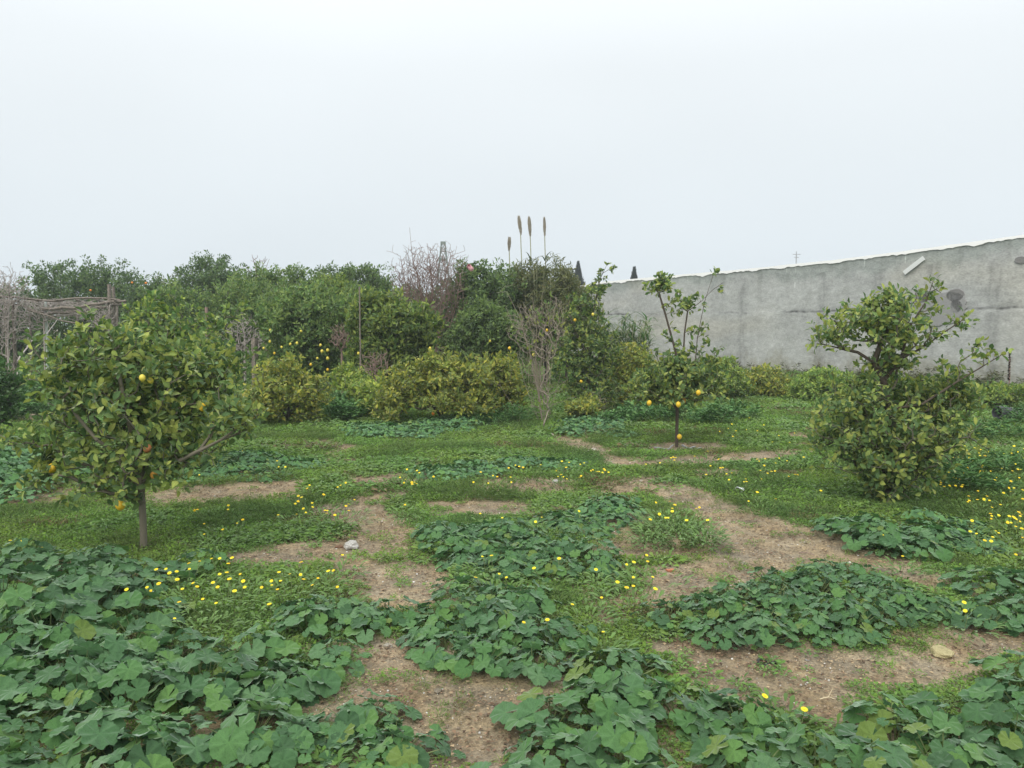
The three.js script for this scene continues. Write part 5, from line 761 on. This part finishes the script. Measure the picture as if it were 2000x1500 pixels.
// ---------------------------------------------------------------- stones and odds and ends
function oddments() {
  const lay = (px, py, y = 0) => { const p = site(px, py); p.y = hgt(p.x, p.z) - 0.012 + y; return p; };
  const rock = (name, label, px, py, w, flat, tone, seed, more = {}) => { const p = lay(px, py), k = -p.z / FOCAL, m = solo(name, pebble(seed, flat, 2), std(tone, 0.95, { bumpMap: soilBump, bumpScale: 0.01, ...more }), p, label, 'stone'); m.scale.setScalar(w * k * 0.56); m.position.y += w * k * 0.56 * flat * 0.6; m.rotation.y = seed; return m; };
  rock('rubble_lump', 'pale lump of rubble on the bare soil by the round mallow patch', 686, 1066, 34, 0.6, [0.68, 0.66, 0.61], 901); rock('stone', 'small rusty stone touching the pale lump of rubble', 662, 1064, 18, 0.35, [0.3, 0.17, 0.1], 902);
  rock('flat_stone', 'flat yellowish stone on the sandy clearing by the mallow', 1838, 1273, 52, 0.34, [0.66, 0.57, 0.3], 903); rock('stone', 'white stone at the tip of the sandy clearing in the middle', 757, 1264, 22, 0.45, [0.62, 0.56, 0.45], 904);
  rock('stone', 'cream stone at the corner of the round mallow patch', 815, 1011, 12, 0.8, [0.62, 0.55, 0.42], 905); rock('stone', 'white stone pair on the small bare spot in the middle', 1085, 941, 18, 0.5, [0.62, 0.6, 0.57], 906); rock('stone', 'pale stone below the dry grey shrub', 1076, 849, 16, 0.5, [0.6, 0.53, 0.42], 907); rock('stone', 'pale stone at the start of the thin far path', 1160, 879, 12, 0.7, [0.55, 0.5, 0.42], 908);
  rock('stone', 'pale stone in the sandy clearing near the twig', 855, 1351, 20, 0.3, [0.45, 0.38, 0.28], 909); rock('stone', 'small white stone beside the marigold clump on the path', 1384, 1043, 11, 0.5, [0.65, 0.62, 0.58], 910); rock('stone', 'small cream stone lying in the path', 1439, 1061, 10, 0.5, [0.62, 0.55, 0.45], 911); rock('stone', 'cream stone on the path before the mallow mound', 1452, 1099, 14, 0.6, [0.55, 0.47, 0.38], 912); rock('stone', 'grey stone in the clearing beside the black hose piece', 1421, 1261, 12, 0.4, [0.4, 0.38, 0.36], 913); rock('stone', 'white chip of stone in the clearing with the black hose piece', 1577, 1282, 9, 0.4, [0.7, 0.68, 0.64], 914); rock('stone', 'pinkish stone at the very front of the sandy ground', 918, 1493, 18, 0.6, [0.5, 0.36, 0.27], 915); rock('stone', 'grey stone at the edge of the clover by the sandy ground', 704, 1311, 14, 0.5, [0.45, 0.42, 0.36], 916); rock('stone', 'white stone at the corner of the bare soil by the mallow', 686, 1388, 13, 0.5, [0.6, 0.55, 0.48], 917); rock('stone', 'pale stone at the top of the sandy path', 1253, 940, 10, 0.6, [0.5, 0.44, 0.36], 918);
  { const p = lay(1309, 1116), m = solo('brick_fragment', (() => { const g = new THREE.BoxGeometry(0.046, 0.022, 0.034, 4, 3, 3), q = g.attributes.position; for (let i = 0; i < q.count; i++) { const v = V().fromBufferAttribute(q, i), k = 1 + 0.25 * noise(v.x * 40, v.y * 40, v.z * 40); q.setXYZ(i, v.x * k, v.y * k, v.z * k); } g.computeVertexNormals(); return g; })(), std([0.42, 0.16, 0.085], 0.95), p, 'red brick fragment on the bare soil beside the marigolds', 'brick'); m.position.y += 0.012; m.rotation.y = 0.3; }
  { const p = lay(1447, 966, 0.0), root = thing('plastic_cup', 'crushed white plastic cup at the edge of the path', 'cup', p), c = part('cup_wall', new THREE.CylinderGeometry(0.036, 0.025, 0.085, 14, 1, true), std([0.7, 0.72, 0.72], 0.4, { side: THREE.DoubleSide }), root), r = part('cup_rim', new THREE.TorusGeometry(0.036, 0.003, 6, 16), std([0.75, 0.77, 0.77], 0.4), root), b = part('cup_base', new THREE.CircleGeometry(0.025, 14), std([0.7, 0.72, 0.72], 0.4, { side: THREE.DoubleSide }), root); b.position.y = -0.0425; b.rotation.x = 1.57; r.position.y = 0.0425; r.rotation.x = 1.57; for (const m of [r, b]) c.add(m); c.rotation.set(0.3, 0.5, 1.35); c.position.y = 0.034; }
  const black = std([0.02, 0.022, 0.022], 0.5);
  { const p = lay(1495, 1291), pts = []; for (let i = 0; i <= 22; i++) { const a = i / 22 * 5.6; pts.push(V(Math.cos(a) * 0.034, 0.008 + 0.006 * Math.sin(a * 2), Math.sin(a) * 0.026)); } solo('hose_piece', tube(pts, 0.006, 7), black, p, 'curled piece of black hose on the sandy clearing', 'hose'); }
  { const p = lay(1517, 1291); solo('pipe_fitting', tube([V(-0.015, 0.008, 0), V(0.0, 0.009, 0), V(0.015, 0.008, 0.004)], [0.007, 0.009, 0.007], 8), black, p, 'small dark fitting next to the curled black hose', 'fitting'); }
  { const p = lay(1975, 828, 0.05), c = std([0.05, 0.05, 0.06], 0.6), g = new THREE.LatheGeometry([[0, -0.3], [0.1, -0.3], [0.11, -0.28], [0.11, 0.28], [0.1, 0.3], [0.085, 0.3], [0.085, -0.2], [0, -0.2]].map(([x, y]) => new THREE.Vector2(x, y)), 14); g.rotateZ(1.45); g.rotateY(0.3); solo('black_pipe', g, c, p.add(V(0, 0.1, 0)), 'stub of black plastic pipe lying in the meadow weeds', 'pipe'); }
  { const p = lay(645, 873), l = [V(-0.17, 0.02, -0.08), V(-0.05, 0.015, 0), V(0.1, 0.012, 0.09)]; solo('hose_piece', tube(l, 0.012, 7), std([0.07, 0.07, 0.075], 0.6), p, 'straight dark hose end on the far bare spot', 'hose'); }
  { const R = rng(950), p = lay(1322, 872), g = []; for (const [a, b] of [[-1, 0.4], [1, 0.5], [0.8, -0.2]]) g.push(tube(bendy(R, [V(a * 0.06, 0.05, 0.06), V(a * 0.14, 0.01, 0.1 * b + 0.08), V(a * 0.3, 0.015, 0.12 * b)], 6, 0.006), 0.009, 5)); solo('drip_hose', mergeGeometries(g), std([0.3, 0.31, 0.32], 0.6), p, 'grey irrigation hose round the foot of the small lemon tree', 'hose'); }
  { const R = rng(951), stick = (label, px, py, px2, py2, r, c) => { const a = lay(px, py, 0.012), b = lay(px2, py2, 0.02).sub(a), l = bendy(R, [V(0, 0, 0), b.clone().multiplyScalar(0.5).add(V(0, 0.008, 0)), b], 8, 0.002); solo('twig', mergeGeometries([tube(l, l.map((_, i) => r * (1 - 0.06 * i)), 5), tube([l[4], l[4].clone().add(V(0.02, 0.03, -0.01))], [r * 0.6, r * 0.3], 4)]), c, a, label, 'twig'); };
    stick('short dry twig on the sandy clearing in the middle', 812, 1342, 842, 1345, 0.003, dryTwig); stick('pale dry stalk beside the clover tuft in the clearing', 1602, 1362, 1632, 1366, 0.004, std([0.5, 0.42, 0.28], 0.9)); stick('pale forked twig by the plastic cup', 1478, 960, 1490, 956, 0.006, paleTwig); stick('thin brown twig lying over the bare soil path', 1560, 1080, 1590, 1086, 0.004, brownTwig); }
}

plantTrees(); console.log('trees');
drySet(); reeds(); farThings(); console.log('dry, reeds, far');
mallows(); marigolds(); tallWeeds();
lowCover(mallowDepth); gravel(); oddments();
let tris = 0, count = 0; scene.traverse((o) => { if (o.isMesh && !o.isInstancedMesh) { count++; tris += (o.geometry.index ?? o.geometry.attributes.position).count / 3; } }); console.log('meshes', count, 'triangles', tris);
renderer.render(scene, camera);
